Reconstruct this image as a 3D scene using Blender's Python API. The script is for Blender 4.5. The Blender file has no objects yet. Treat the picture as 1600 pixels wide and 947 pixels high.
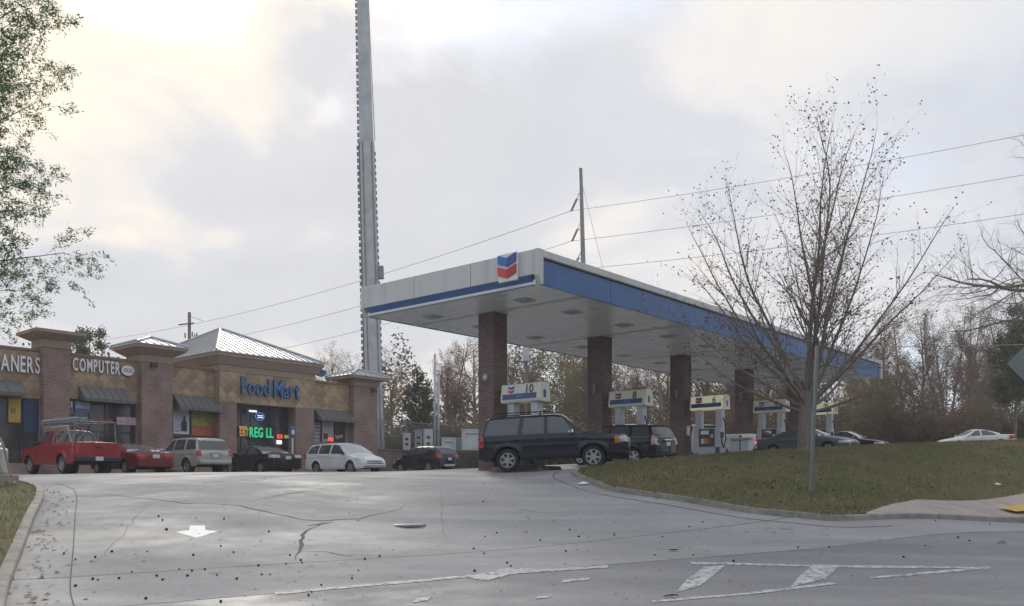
import bpy, bmesh, math, random
import numpy as np
from mathutils import Vector, Matrix
from mathutils.geometry import delaunay_2d_cdt
R = math.radians
SC = bpy.context.scene
COL = SC.collection
random.seed(11)

# ------------------------------------------------------------------ camera
F = 1378.0                                   # focal length in photo pixels (1600 wide)
HOR = 760.0                                  # eye level row in the photo
cd = bpy.data.cameras.new('camera')
cam = bpy.data.objects.new('camera', cd); COL.objects.link(cam)
cam.location = (0, 0, 0); cam.rotation_euler = (R(90), 0, 0)
cd.sensor_width = 36.0; cd.lens = 36.0 * F / 1600.0
cd.shift_y = (HOR - 473.5) / 1600.0
cd.clip_start = 0.1; cd.clip_end = 4000
SC.camera = cam

# ------------------------------------------------------------------ sky
SUN_EL, SUN_AZ = 27.0, -17.0                 # degrees; azimuth from +y towards +x
sd = Vector((math.sin(R(SUN_AZ)) * math.cos(R(SUN_EL)), math.cos(R(SUN_AZ)) * math.cos(R(SUN_EL)), math.sin(R(SUN_EL))))
W = bpy.data.worlds.new('World'); SC.world = W; W.use_nodes = True
nt = W.node_tree; nt.nodes.clear()
def N(t, **k):
    n = nt.nodes.new(t)
    for a, b in k.items(): setattr(n, a, b)
    return n
def lk(a, b): nt.links.new(a, b)
def mth(op, a, b=None, c=None, clamp=False):
    n = N('ShaderNodeMath', operation=op); n.use_clamp = clamp
    for i, v in enumerate((a, b, c)):
        if v is None: continue
        if isinstance(v, (int, float)): n.inputs[i].default_value = v
        else: lk(v, n.inputs[i])
    return n.outputs[0]
def ramp(fac, stops):
    n = N('ShaderNodeValToRGB'); lk(fac, n.inputs[0])
    e = n.color_ramp.elements
    while len(e) < len(stops): e.new(0.5)
    for i, (p, c) in enumerate(stops):
        e[i].position = p; e[i].color = (c[0], c[1], c[2], 1) if not isinstance(c, (int, float)) else (c, c, c, 1)
    return n.outputs[0]
def mixc(f, a, b, bt='MIX'):
    n = N('ShaderNodeMix', data_type='RGBA', blend_type=bt)
    for s, v in ((n.inputs[0], f), (n.inputs[6], a), (n.inputs[7], b)):
        if isinstance(v, (int, float)): s.default_value = v
        elif isinstance(v, tuple): s.default_value = (*v, 1)
        else: lk(v, s)
    return n.outputs[2]
sky = N('ShaderNodeTexSky'); sky.sky_type = 'NISHITA'; sky.sun_disc = False
sky.sun_elevation = R(SUN_EL); sky.sun_rotation = R(SUN_AZ)
tc = N('ShaderNodeTexCoord')
sep = N('ShaderNodeSeparateXYZ'); lk(tc.outputs['Generated'], sep.inputs[0])
zz = mth('ADD', mth('MAXIMUM', sep.outputs[2], 0.0), 0.32)
cmb = N('ShaderNodeCombineXYZ')
lk(mth('DIVIDE', sep.outputs[0], zz), cmb.inputs[0]); lk(mth('DIVIDE', sep.outputs[1], zz), cmb.inputs[1])
def cnoise(scale, det, rough, off, dist=0.0):
    mp = N('ShaderNodeMapping'); lk(cmb.outputs[0], mp.inputs[0]); mp.inputs['Location'].default_value = off
    n = N('ShaderNodeTexNoise'); lk(mp.outputs[0], n.inputs[0])
    n.inputs['Scale'].default_value = scale; n.inputs['Detail'].default_value = det
    n.inputs['Roughness'].default_value = rough; n.inputs['Distortion'].default_value = dist
    return n.outputs['Fac']
SKY_OFF = (2.9, 1.9, 0.0)
thick = cnoise(1.25, 5, 0.5, SKY_OFF, 0.2)           # thickness of the cloud deck
fine = cnoise(3.6, 6, 0.56, (9.6, 2.2, 0), 0.4)
cover = cnoise(0.9, 4, 0.5, (3.5, 5.2, 0), 0.1)
dt = N('ShaderNodeVectorMath', operation='DOT_PRODUCT'); lk(tc.outputs['Generated'], dt.inputs[0]); dt.inputs[1].default_value = sd
glow = mth('POWER', mth('MAXIMUM', dt.outputs['Value'], 0.0), 6.0)    # forward scattering round the hidden sun
t2 = mth('ADD', mth('MULTIPLY', thick, 0.72), mth('MULTIPLY', fine, 0.28))
thin = ramp(t2, [(0.42, 1.0), (0.53, 0.0)])
dark = ramp(t2, [(0.0, (5.4, 5.65, 6.15)), (0.47, (5.0, 5.25, 5.75)), (0.60, (4.25, 4.5, 5.05)), (1.0, (3.8, 4.05, 4.6))])
lit = mixc(glow, (6.1, 6.0, 5.9), (8.8, 7.6, 6.0))
cl = mixc(mth('MULTIPLY', thin, mth('ADD', mth('MULTIPLY', glow, 1.1), 0.15), clamp=True), dark, lit)
warm = mixc(mth('MULTIPLY', glow, 0.30, clamp=True), cl, (7.0, 6.4, 5.7))
gap = ramp(mth('ADD', mth('MULTIPLY', cover, 0.8), mth('MULTIPLY', fine, 0.2)), [(0.37, 0.7), (0.46, 0.0)])
skyb = mixc(1.0, sky.outputs[0], (1.3, 1.3, 1.3), 'MULTIPLY')
fin = mixc(gap, warm, mixc(0.6, skyb, (4.4, 5.3, 6.9)))
bg = N('ShaderNodeBackground'); lk(fin, bg.inputs[0]); bg.inputs[1].default_value = 0.094
wo = N('ShaderNodeOutputWorld'); lk(bg.outputs[0], wo.inputs[0])

# ------------------------------------------------------------------ sun (behind the cloud)
sl = bpy.data.lights.new('sun', 'SUN'); sl.energy = 1.1; sl.angle = R(14); sl.color = (1.0, 0.93, 0.82)
so = bpy.data.objects.new('sun', sl); COL.objects.link(so)
so.rotation_euler = (-sd).to_track_quat('-Z', 'Y').to_euler(); so.location = (-20, 40, 40)

# ------------------------------------------------------------------ exposure
SC.view_settings.view_transform = 'Standard'; SC.view_settings.look = 'None'
SC.view_settings.exposure = 0.7; SC.view_settings.gamma = 1.0; SC.view_settings.use_curve_mapping = False
SC.render.engine = 'CYCLES'
SC.cycles.use_denoising = True
SC.cycles.max_bounces = 6; SC.cycles.diffuse_bounces = 3; SC.cycles.glossy_bounces = 3

# ------------------------------------------------------------------ materials
MATS = {}
def material(name, c1, c2=None, rough=0.7, r2=None, metal=0.0, scale=6.0, det=6, bump=0.0, bscale=None,
             spec=0.5, coat=0.0, emit=None, es=0.0, lo=0.35, hi=0.65, stretch=(1, 1, 1), rnd=0.0, alpha=1.0, coord='Object'):
    """principled material with noise between two base colours, noise roughness and bump"""
    m = bpy.data.materials.new(name); m.use_nodes = True; t = m.node_tree
    b = t.nodes['Principled BSDF']
    b.inputs['Roughness'].default_value = rough; b.inputs['Metallic'].default_value = metal
    b.inputs['Specular IOR Level'].default_value = spec; b.inputs['Coat Weight'].default_value = coat
    b.inputs['Coat Roughness'].default_value = 0.05
    if alpha < 1: b.inputs['Alpha'].default_value = alpha
    b.inputs['Base Color'].default_value = (*c1, 1)
    if emit: b.inputs['Emission Color'].default_value = (*emit, 1); b.inputs['Emission Strength'].default_value = es
    if c2 or r2 is not None or bump:
        tcn = t.nodes.new('ShaderNodeTexCoord'); mp = t.nodes.new('ShaderNodeMapping'); mp.inputs['Scale'].default_value = stretch
        t.links.new(tcn.outputs[coord], mp.inputs[0])
        n = t.nodes.new('ShaderNodeTexNoise'); t.links.new(mp.outputs[0], n.inputs[0])
        n.inputs['Scale'].default_value = scale; n.inputs['Detail'].default_value = det; n.inputs['Roughness'].default_value = 0.6
        rp = t.nodes.new('ShaderNodeMapRange'); t.links.new(n.outputs[0], rp.inputs[0])
        rp.inputs[1].default_value = lo; rp.inputs[2].default_value = hi
        if c2:
            mx = t.nodes.new('ShaderNodeMix'); mx.data_type = 'RGBA'; t.links.new(rp.outputs[0], mx.inputs[0])
            mx.inputs[6].default_value = (*c1, 1); mx.inputs[7].default_value = (*c2, 1)
            last = mx.outputs[2]
            if rnd:
                oi = t.nodes.new('ShaderNodeObjectInfo'); hs = t.nodes.new('ShaderNodeHueSaturation')
                mr = t.nodes.new('ShaderNodeMapRange'); mr.inputs[3].default_value = 1 - rnd; mr.inputs[4].default_value = 1 + rnd
                t.links.new(oi.outputs['Random'], mr.inputs[0]); t.links.new(mr.outputs[0], hs.inputs['Value'])
                t.links.new(last, hs.inputs['Color']); last = hs.outputs[0]
            t.links.new(last, b.inputs['Base Color'])
        if r2 is not None:
            rr = t.nodes.new('ShaderNodeMapRange'); t.links.new(n.outputs[0], rr.inputs[0])
            rr.inputs[1].default_value = lo; rr.inputs[2].default_value = hi
            rr.inputs[3].default_value = rough; rr.inputs[4].default_value = r2
            t.links.new(rr.outputs[0], b.inputs['Roughness'])
        if bump:
            n2 = t.nodes.new('ShaderNodeTexNoise'); t.links.new(mp.outputs[0], n2.inputs[0])
            n2.inputs['Scale'].default_value = bscale or scale * 4; n2.inputs['Detail'].default_value = 5
            bp = t.nodes.new('ShaderNodeBump'); bp.inputs['Strength'].default_value = bump; bp.inputs['Distance'].default_value = 0.02
            t.links.new(n2.outputs[0], bp.inputs['Height']); t.links.new(bp.outputs[0], b.inputs['Normal'])
    MATS[name] = m
    return m

def brick_material(name, c1, c2, mortar):
    m = bpy.data.materials.new(name); m.use_nodes = True; t = m.node_tree; b = t.nodes['Principled BSDF']
    tcn = t.nodes.new('ShaderNodeTexCoord'); sx = t.nodes.new('ShaderNodeSeparateXYZ'); t.links.new(tcn.outputs['Object'], sx.inputs[0])
    ad = t.nodes.new('ShaderNodeMath'); t.links.new(sx.outputs[0], ad.inputs[0]); t.links.new(sx.outputs[1], ad.inputs[1])
    cb = t.nodes.new('ShaderNodeCombineXYZ'); t.links.new(ad.outputs[0], cb.inputs[0]); t.links.new(sx.outputs[2], cb.inputs[1])
    br = t.nodes.new('ShaderNodeTexBrick'); t.links.new(cb.outputs[0], br.inputs['Vector'])
    br.inputs['Color1'].default_value = (*c1, 1); br.inputs['Color2'].default_value = (*c2, 1); br.inputs['Mortar'].default_value = (*mortar, 1)
    br.inputs['Scale'].default_value = 1.0; br.inputs['Mortar Size'].default_value = 0.013; br.inputs['Bias'].default_value = -0.1
    br.inputs['Brick Width'].default_value = 0.26; br.inputs['Row Height'].default_value = 0.088; br.inputs['Mortar Smooth'].default_value = 0.2
    n = t.nodes.new('ShaderNodeTexNoise'); t.links.new(tcn.outputs['Object'], n.inputs[0]); n.inputs['Scale'].default_value = 1.3; n.inputs['Detail'].default_value = 7
    mr = t.nodes.new('ShaderNodeMapRange'); t.links.new(n.outputs[0], mr.inputs[0]); mr.inputs[1].default_value = .3; mr.inputs[2].default_value = .7; mr.inputs[3].default_value = .75; mr.inputs[4].default_value = 1.2
    hs = t.nodes.new('ShaderNodeHueSaturation'); t.links.new(br.outputs[0], hs.inputs['Color']); t.links.new(mr.outputs[0], hs.inputs['Value'])
    t.links.new(hs.outputs[0], b.inputs['Base Color']); b.inputs['Roughness'].default_value = 0.85
    bp = t.nodes.new('ShaderNodeBump'); bp.inputs['Strength'].default_value = 0.5; bp.inputs['Distance'].default_value = 0.012; bp.invert = True
    t.links.new(br.outputs['Fac'], bp.inputs['Height']); t.links.new(bp.outputs[0], b.inputs['Normal'])
    MATS[name] = m
    return m

M = material
M('asphalt', (0.15, 0.155, 0.17), (0.21, 0.215, 0.23), 0.55, 0.8, scale=0.55, det=10, bump=0.35, bscale=55, lo=.3, hi=.7)
M('paint', (0.50, 0.51, 0.52), (0.19, 0.195, 0.21), 0.75, scale=9, det=12, lo=.44, hi=.58)
M('paint_white', (0.80, 0.80, 0.79), (0.55, 0.55, 0.55), 0.7, scale=6, det=10, lo=.5, hi=.68)
M('paint_yellow', (0.62, 0.38, 0.05), (0.5, 0.3, 0.06), 0.7, scale=8)
M('curb', (0.20, 0.19, 0.17), (0.34, 0.32, 0.29), 0.85, scale=2.2, det=9, bump=0.4, bscale=20)
M('walk', (0.31, 0.255, 0.235), (0.41, 0.345, 0.315), 0.8, scale=1.6, det=8, bump=0.3, bscale=30, rnd=.06)
M('crack', (0.05, 0.05, 0.05), (0.11, 0.105, 0.10), 0.9, scale=9)
M('soil', (0.10, 0.075, 0.05), (0.16, 0.12, 0.08), 0.95, scale=1.5, bump=.4)
M('litter', (0.20, 0.12, 0.06), (0.12, 0.07, 0.04), 0.9, scale=12)
M('paper', (0.75, 0.75, 0.74), (0.6, 0.6, 0.6), 0.7, scale=9)
M('blade', (0.145, 0.18, 0.075), (0.27, 0.235, 0.14), 0.8, scale=0.5, lo=.35, hi=.65)
brick_material('brick', (0.26, 0.142, 0.12), (0.195, 0.107, 0.094), (0.34, 0.30, 0.28))
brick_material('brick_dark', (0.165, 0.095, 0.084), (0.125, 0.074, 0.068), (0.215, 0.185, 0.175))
M('tile', (0.43, 0.31, 0.19), (0.30, 0.215, 0.145), 0.75, scale=3.5, det=7, bump=.3, rnd=.28)
M('stucco', (0.33, 0.25, 0.19), (0.29, 0.22, 0.17), 0.85, scale=3, bump=.25, bscale=60)
M('stucco_dark', (0.25, 0.165, 0.115), (0.21, 0.14, 0.10), 0.85, scale=3, bump=.25, bscale=60)
M('metal_roof', (0.46, 0.485, 0.50), (0.39, 0.415, 0.43), 0.35, 0.5, metal=0.25, scale=1.5)
M('seam', (0.22, 0.235, 0.25), rough=0.45, metal=0.2)
M('awning', (0.115, 0.115, 0.118), (0.15, 0.15, 0.152), 0.6, scale=3)
M('frame', (0.035, 0.033, 0.032), rough=0.45)
M('store_glass', (0.10, 0.105, 0.11), (0.05, 0.05, 0.052), rough=0.07, spec=0.6, metal=.4, scale=1.1)
M('interior', (0.09, 0.085, 0.08), (0.05, 0.05, 0.05), 0.9, scale=1.2)
M('sign_white', (0.78, 0.78, 0.78), rough=0.4)
M('sign_side', (0.05, 0.05, 0.055), rough=0.5)
M('sign_blue', (0.045, 0.16, 0.36), rough=0.4)
M('sign_blue_side', (0.02, 0.06, 0.17), rough=0.5)
M('canopy_white', (0.58, 0.59, 0.58), (0.45, 0.455, 0.445), 0.38, 0.5, scale=1.6, det=9, stretch=(1, 1, .12), lo=.48, hi=.75)
M('canopy_blue', (0.055, 0.15, 0.36), (0.045, 0.125, 0.31), 0.38, scale=0.9)
M('ceiling', (0.70, 0.72, 0.74), (0.67, 0.69, 0.71), 0.24, 0.32, scale=0.7, det=5)
M('logo_blue', (0.02, 0.17, 0.48), rough=0.35)
M('logo_deep', (0.02, 0.09, 0.30), rough=0.35)
M('logo_red', (0.62, 0.05, 0.05), rough=0.35)
M('logo_dred', (0.42, 0.03, 0.035), rough=0.35)
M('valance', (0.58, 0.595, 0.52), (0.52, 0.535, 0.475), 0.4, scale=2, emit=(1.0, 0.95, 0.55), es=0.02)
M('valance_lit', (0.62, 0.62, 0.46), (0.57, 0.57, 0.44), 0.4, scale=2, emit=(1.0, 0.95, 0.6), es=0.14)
M('valance_blue', (0.03, 0.07, 0.20), rough=0.4)
M('pump_white', (0.52, 0.54, 0.57), (0.43, 0.45, 0.48), 0.4, scale=2)
M('pump_dark', (0.05, 0.052, 0.055), rough=0.35)
M('rubber', (0.015, 0.015, 0.016), rough=0.8)
M('galv', (0.50, 0.52, 0.53), (0.38, 0.40, 0.415), 0.5, metal=0.15, scale=1.4, det=8)
M('galv_dark', (0.25, 0.26, 0.265), (0.18, 0.185, 0.19), 0.55, metal=0.15, scale=2)
M('post', (0.24, 0.265, 0.265), (0.30, 0.32, 0.32), 0.5, metal=0.4, scale=8)
M('wood_pole', (0.14, 0.115, 0.095), (0.20, 0.17, 0.145), 0.9, scale=4, stretch=(6, 6, .5))
M('wire', (0.28, 0.28, 0.29), rough=0.7)
M('retain', (0.23, 0.20, 0.165), (0.12, 0.105, 0.09), 0.9, scale=0.8, det=9, bump=.4, bscale=9, stretch=(1, 1, .45))
M('cabinet', (0.52, 0.55, 0.56), (0.44, 0.46, 0.47), 0.5, scale=2)
M('cabinet_grey', (0.26, 0.28, 0.295), rough=0.5)
M('bark', (0.16, 0.135, 0.115), (0.24, 0.21, 0.18), 0.9, scale=5, stretch=(3, 3, .7), bump=.4)
M('bark_pale', (0.42, 0.36, 0.28), (0.26, 0.21, 0.165), 0.9, scale=2, stretch=(3, 3, .7))
M('bark_brown', (0.17, 0.13, 0.10), (0.22, 0.17, 0.135), 0.9, scale=2, stretch=(3, 3, .7))
M('twig', (0.22, 0.16, 0.12), (0.27, 0.2, 0.15), 0.9, scale=.6)
M('leaf_red', (0.10, 0.045, 0.035), (0.15, 0.075, 0.05), 0.8, scale=4)
M('leaf_feather', (0.115, 0.19, 0.085), (0.165, 0.235, 0.125), 0.75, scale=1.2)
M('leaf_dark', (0.06, 0.078, 0.04), (0.095, 0.11, 0.06), 0.8, scale=.5)
M('leaf_olive', (0.14, 0.14, 0.065), (0.20, 0.17, 0.09), 0.8, scale=.5)
M('leaf_tan', (0.30, 0.235, 0.13), (0.24, 0.185, 0.10), 0.85, scale=.5)
M('leaf_brown', (0.20, 0.14, 0.095), (0.15, 0.105, 0.075), 0.85, scale=.5)
M('tyre', (0.018, 0.018, 0.019), (0.028, 0.028, 0.028), 0.85, scale=6)
M('rim', (0.52, 0.53, 0.54), (0.42, 0.43, 0.44), 0.32, metal=0.75, scale=8)
M('rim_dark', (0.03, 0.03, 0.032), rough=0.6)
M('glass', (0.10, 0.108, 0.115), rough=0.05, spec=0.7, metal=.4)
M('glass_pale', (0.33, 0.36, 0.37), rough=0.06, spec=.8, metal=.6)
M('trim', (0.022, 0.022, 0.024), rough=0.55)
M('chrome', (0.65, 0.66, 0.67), rough=0.14, metal=1.0)
M('under', (0.012, 0.012, 0.012), rough=0.9)
M('tail', (0.42, 0.02, 0.022), (0.30, 0.015, 0.018), 0.15, scale=9, spec=.7)
M('tail_lit', (0.5, 0.02, 0.02), rough=0.15, emit=(1, .08, .06), es=0.9)
M('tail_clear', (0.55, 0.5, 0.5), (0.5, 0.3, 0.3), 0.12, scale=7, spec=.7)
M('head', (0.55, 0.57, 0.6), (0.4, 0.42, 0.45), 0.08, scale=9, spec=.9)
M('amber', (0.55, 0.2, 0.03), rough=0.15)
M('plate', (0.68, 0.69, 0.7), (0.5, 0.52, 0.58), 0.5, scale=22)
def leafy(name, f=.45):
    m = MATS[name]; t = m.node_tree; b = t.nodes['Principled BSDF']; o = t.nodes['Material Output']
    tr = t.nodes.new('ShaderNodeBsdfTranslucent'); mx = t.nodes.new('ShaderNodeMixShader'); mx.inputs[0].default_value = f
    src = b.inputs['Base Color'].links[0].from_socket; t.links.new(src, tr.inputs[0])
    t.links.new(b.outputs[0], mx.inputs[1]); t.links.new(tr.outputs[0], mx.inputs[2]); t.links.new(mx.outputs[0], o.inputs[0])
for _k in ('leaf_red', 'leaf_feather', 'leaf_dark', 'leaf_olive', 'leaf_tan', 'leaf_brown', 'blade'): leafy(_k)
def paintmat(name, c, coat=0.3, metal=0.0, dirt=0.12):
    d = tuple(x * (1 - dirt) + 0.18 * dirt for x in c)
    return M(name, c, d, 0.3 if max(c) > .1 else .55, 0.4 if max(c) > .1 else .65, metal=metal, scale=1.6, det=7, coat=coat, spec=.35 if max(c) > .1 else .05)
paintmat('car_black', (0.010, 0.014, 0.024), dirt=.01, coat=1.0)
paintmat('car_black2', (0.010, 0.012, 0.014), dirt=.01, coat=.9)
paintmat('car_red', (0.30, 0.014, 0.018), dirt=.05)
paintmat('car_maroon', (0.17, 0.014, 0.022), dirt=.06)
paintmat('car_silver', (0.44, 0.43, 0.405), metal=.25, dirt=.2)
paintmat('car_white', (0.74, 0.74, 0.73), dirt=.06)
paintmat('car_grey', (0.085, 0.10, 0.125), metal=.2)
paintmat('car_pale', (0.46, 0.48, 0.5), metal=.2)

def noise_node(t, vec, scale, det=6, rough=.6):
    n = t.nodes.new('ShaderNodeTexNoise'); t.links.new(vec, n.inputs[0]); n.inputs['Scale'].default_value = scale
    n.inputs['Detail'].default_value = det; n.inputs['Roughness'].default_value = rough
    return n.outputs[0]
def mrange(t, v, a, b, c=0.0, d=1.0):
    n = t.nodes.new('ShaderNodeMapRange'); t.links.new(v, n.inputs[0])
    for i, x in enumerate((a, b, c, d)): n.inputs[i + 1].default_value = x
    return n.outputs[0]
def mixn(t, f, a, b, bt='MIX'):
    n = t.nodes.new('ShaderNodeMix'); n.data_type = 'RGBA'; n.blend_type = bt
    for s, v in ((n.inputs[0], f), (n.inputs[6], a), (n.inputs[7], b)):
        if isinstance(v, (int, float)): s.default_value = v
        elif isinstance(v, tuple): s.default_value = (*v, 1)
        else: t.links.new(v, s)
    return n.outputs[2]
def concrete_mat():
    """weathered driveway concrete, damp in broad patches, with stains and tyre wear"""
    m = bpy.data.materials.new('concrete'); m.use_nodes = True; t = m.node_tree; b = t.nodes['Principled BSDF']
    tcn = t.nodes.new('ShaderNodeTexCoord'); v = tcn.outputs['Object']
    big = noise_node(t, v, 0.16, 6); mid = noise_node(t, v, 0.9, 8); fin_ = noise_node(t, v, 14, 6)
    mp = t.nodes.new('ShaderNodeMapping'); mp.inputs['Rotation'].default_value = (0, 0, R(49)); mp.inputs['Scale'].default_value = (.12, 1.5, 1)
    t.links.new(v, mp.inputs[0]); streak = noise_node(t, mp.outputs[0], 0.8, 6)
    c = mixn(t, mrange(t, mid, .32, .68), (0.285, 0.285, 0.288), (0.36, 0.356, 0.352))
    c = mixn(t, mrange(t, streak, .38, .66), c, (0.24, 0.247, 0.26))
    c = mixn(t, mrange(t, fin_, .42, .75, 0, .5), c, (0.19, 0.19, 0.193))
    c = mixn(t, mrange(t, big, .52, .62, 0, .6), c, (0.235, 0.23, 0.222))
    spk = noise_node(t, v, 45, 4, .8); c = mixn(t, mrange(t, spk, .54, .7, 0, .55), c, (0.42, 0.42, 0.42))
    oil = noise_node(t, v, 1.9, 3, .5); c = mixn(t, mrange(t, oil, .66, .74, 0, .55), c, (0.13, 0.125, 0.12))
    t.links.new(c, b.inputs['Base Color'])
    wet = noise_node(t, v, 0.22, 5)
    r = t.nodes.new('ShaderNodeMath'); r.operation = 'ADD'
    t.links.new(mrange(t, wet, .42, .6, .92, .68), r.inputs[0]); t.links.new(mrange(t, mid, .3, .7, -.06, .10), r.inputs[1])
    t.links.new(r.outputs[0], b.inputs['Roughness'])
    bp = t.nodes.new('ShaderNodeBump'); bp.inputs['Strength'].default_value = .25; bp.inputs['Distance'].default_value = .012
    t.links.new(noise_node(t, v, 30, 5), bp.inputs['Height']); t.links.new(bp.outputs[0], b.inputs['Normal'])
    MATS['concrete'] = m
concrete_mat()
def asphalt_mat():
    """weathered carriageway: exposed aggregate, wheel track streaks, damp blotches"""
    m = MATS['asphalt']; t = m.node_tree; t.nodes.clear()
    b = t.nodes.new('ShaderNodeBsdfPrincipled'); o = t.nodes.new('ShaderNodeOutputMaterial'); t.links.new(b.outputs[0], o.inputs[0])
    tcn = t.nodes.new('ShaderNodeTexCoord'); v = tcn.outputs['Object']
    mp = t.nodes.new('ShaderNodeMapping'); mp.inputs['Rotation'].default_value = (0, 0, R(-29)); mp.inputs['Scale'].default_value = (.05, .9, 1); t.links.new(v, mp.inputs[0])
    track = noise_node(t, mp.outputs[0], 1.0, 5); mid = noise_node(t, v, 0.7, 9); agg = noise_node(t, v, 42, 4, .8); agg2 = noise_node(t, v, 16, 6, .8)
    c = mixn(t, mrange(t, track, .35, .65), (0.145, 0.15, 0.165), (0.215, 0.22, 0.235))
    c = mixn(t, mrange(t, mid, .35, .68, 0, .6), c, (0.17, 0.17, 0.18))
    c = mixn(t, mrange(t, agg, .5, .72, 0, .75), c, (0.34, 0.34, 0.345)); c = mixn(t, mrange(t, agg2, .5, .75, 0, .7), c, (0.085, 0.088, 0.095))
    t.links.new(c, b.inputs['Base Color']); t.links.new(mrange(t, mid, .3, .7, .5, .85), b.inputs['Roughness'])
    bp = t.nodes.new('ShaderNodeBump'); bp.inputs['Strength'].default_value = .6; bp.inputs['Distance'].default_value = .012; t.links.new(agg, bp.inputs['Height']); t.links.new(bp.outputs[0], b.inputs['Normal'])
asphalt_mat()
def lawn_mat():
    m = bpy.data.materials.new('lawn'); m.use_nodes = True; t = m.node_tree; b = t.nodes['Principled BSDF']
    tcn = t.nodes.new('ShaderNodeTexCoord'); v = tcn.outputs['Object']
    a = noise_node(t, v, 0.35, 7); bb = noise_node(t, v, 1.7, 8); c_ = noise_node(t, v, 22, 5)
    c = mixn(t, mrange(t, a, .38, .62), (0.155, 0.18, 0.078), (0.225, 0.19, 0.115))
    c = mixn(t, mrange(t, bb, .4, .66, 0, .85), c, (0.23, 0.165, 0.11))
    c = mixn(t, mrange(t, c_, .35, .7, 0, .6), c, (0.13, 0.12, 0.06))
    t.links.new(c, b.inputs['Base Color']); b.inputs['Roughness'].default_value = .95; b.inputs['Specular IOR Level'].default_value = .15
    bp = t.nodes.new('ShaderNodeBump'); bp.inputs['Strength'].default_value = .8; bp.inputs['Distance'].default_value = .06
    t.links.new(c_, bp.inputs['Height']); t.links.new(bp.outputs[0], b.inputs['Normal'])
    MATS['lawn'] = m
lawn_mat()
def emat(name, c, s):
    return M(name, c, rough=.5, emit=c, es=s)
emat('neon_green', (0.03, 0.62, 0.28), 0.35)
emat('neon_red', (0.9, 0.08, 0.06), 0.6)
emat('neon_amber', (0.85, 0.42, 0.09), 0.15)
emat('neon_blue', (0.08, 0.2, 0.9), 0.5)
emat('neon_white', (1.0, 0.98, 0.95), .55)

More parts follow.
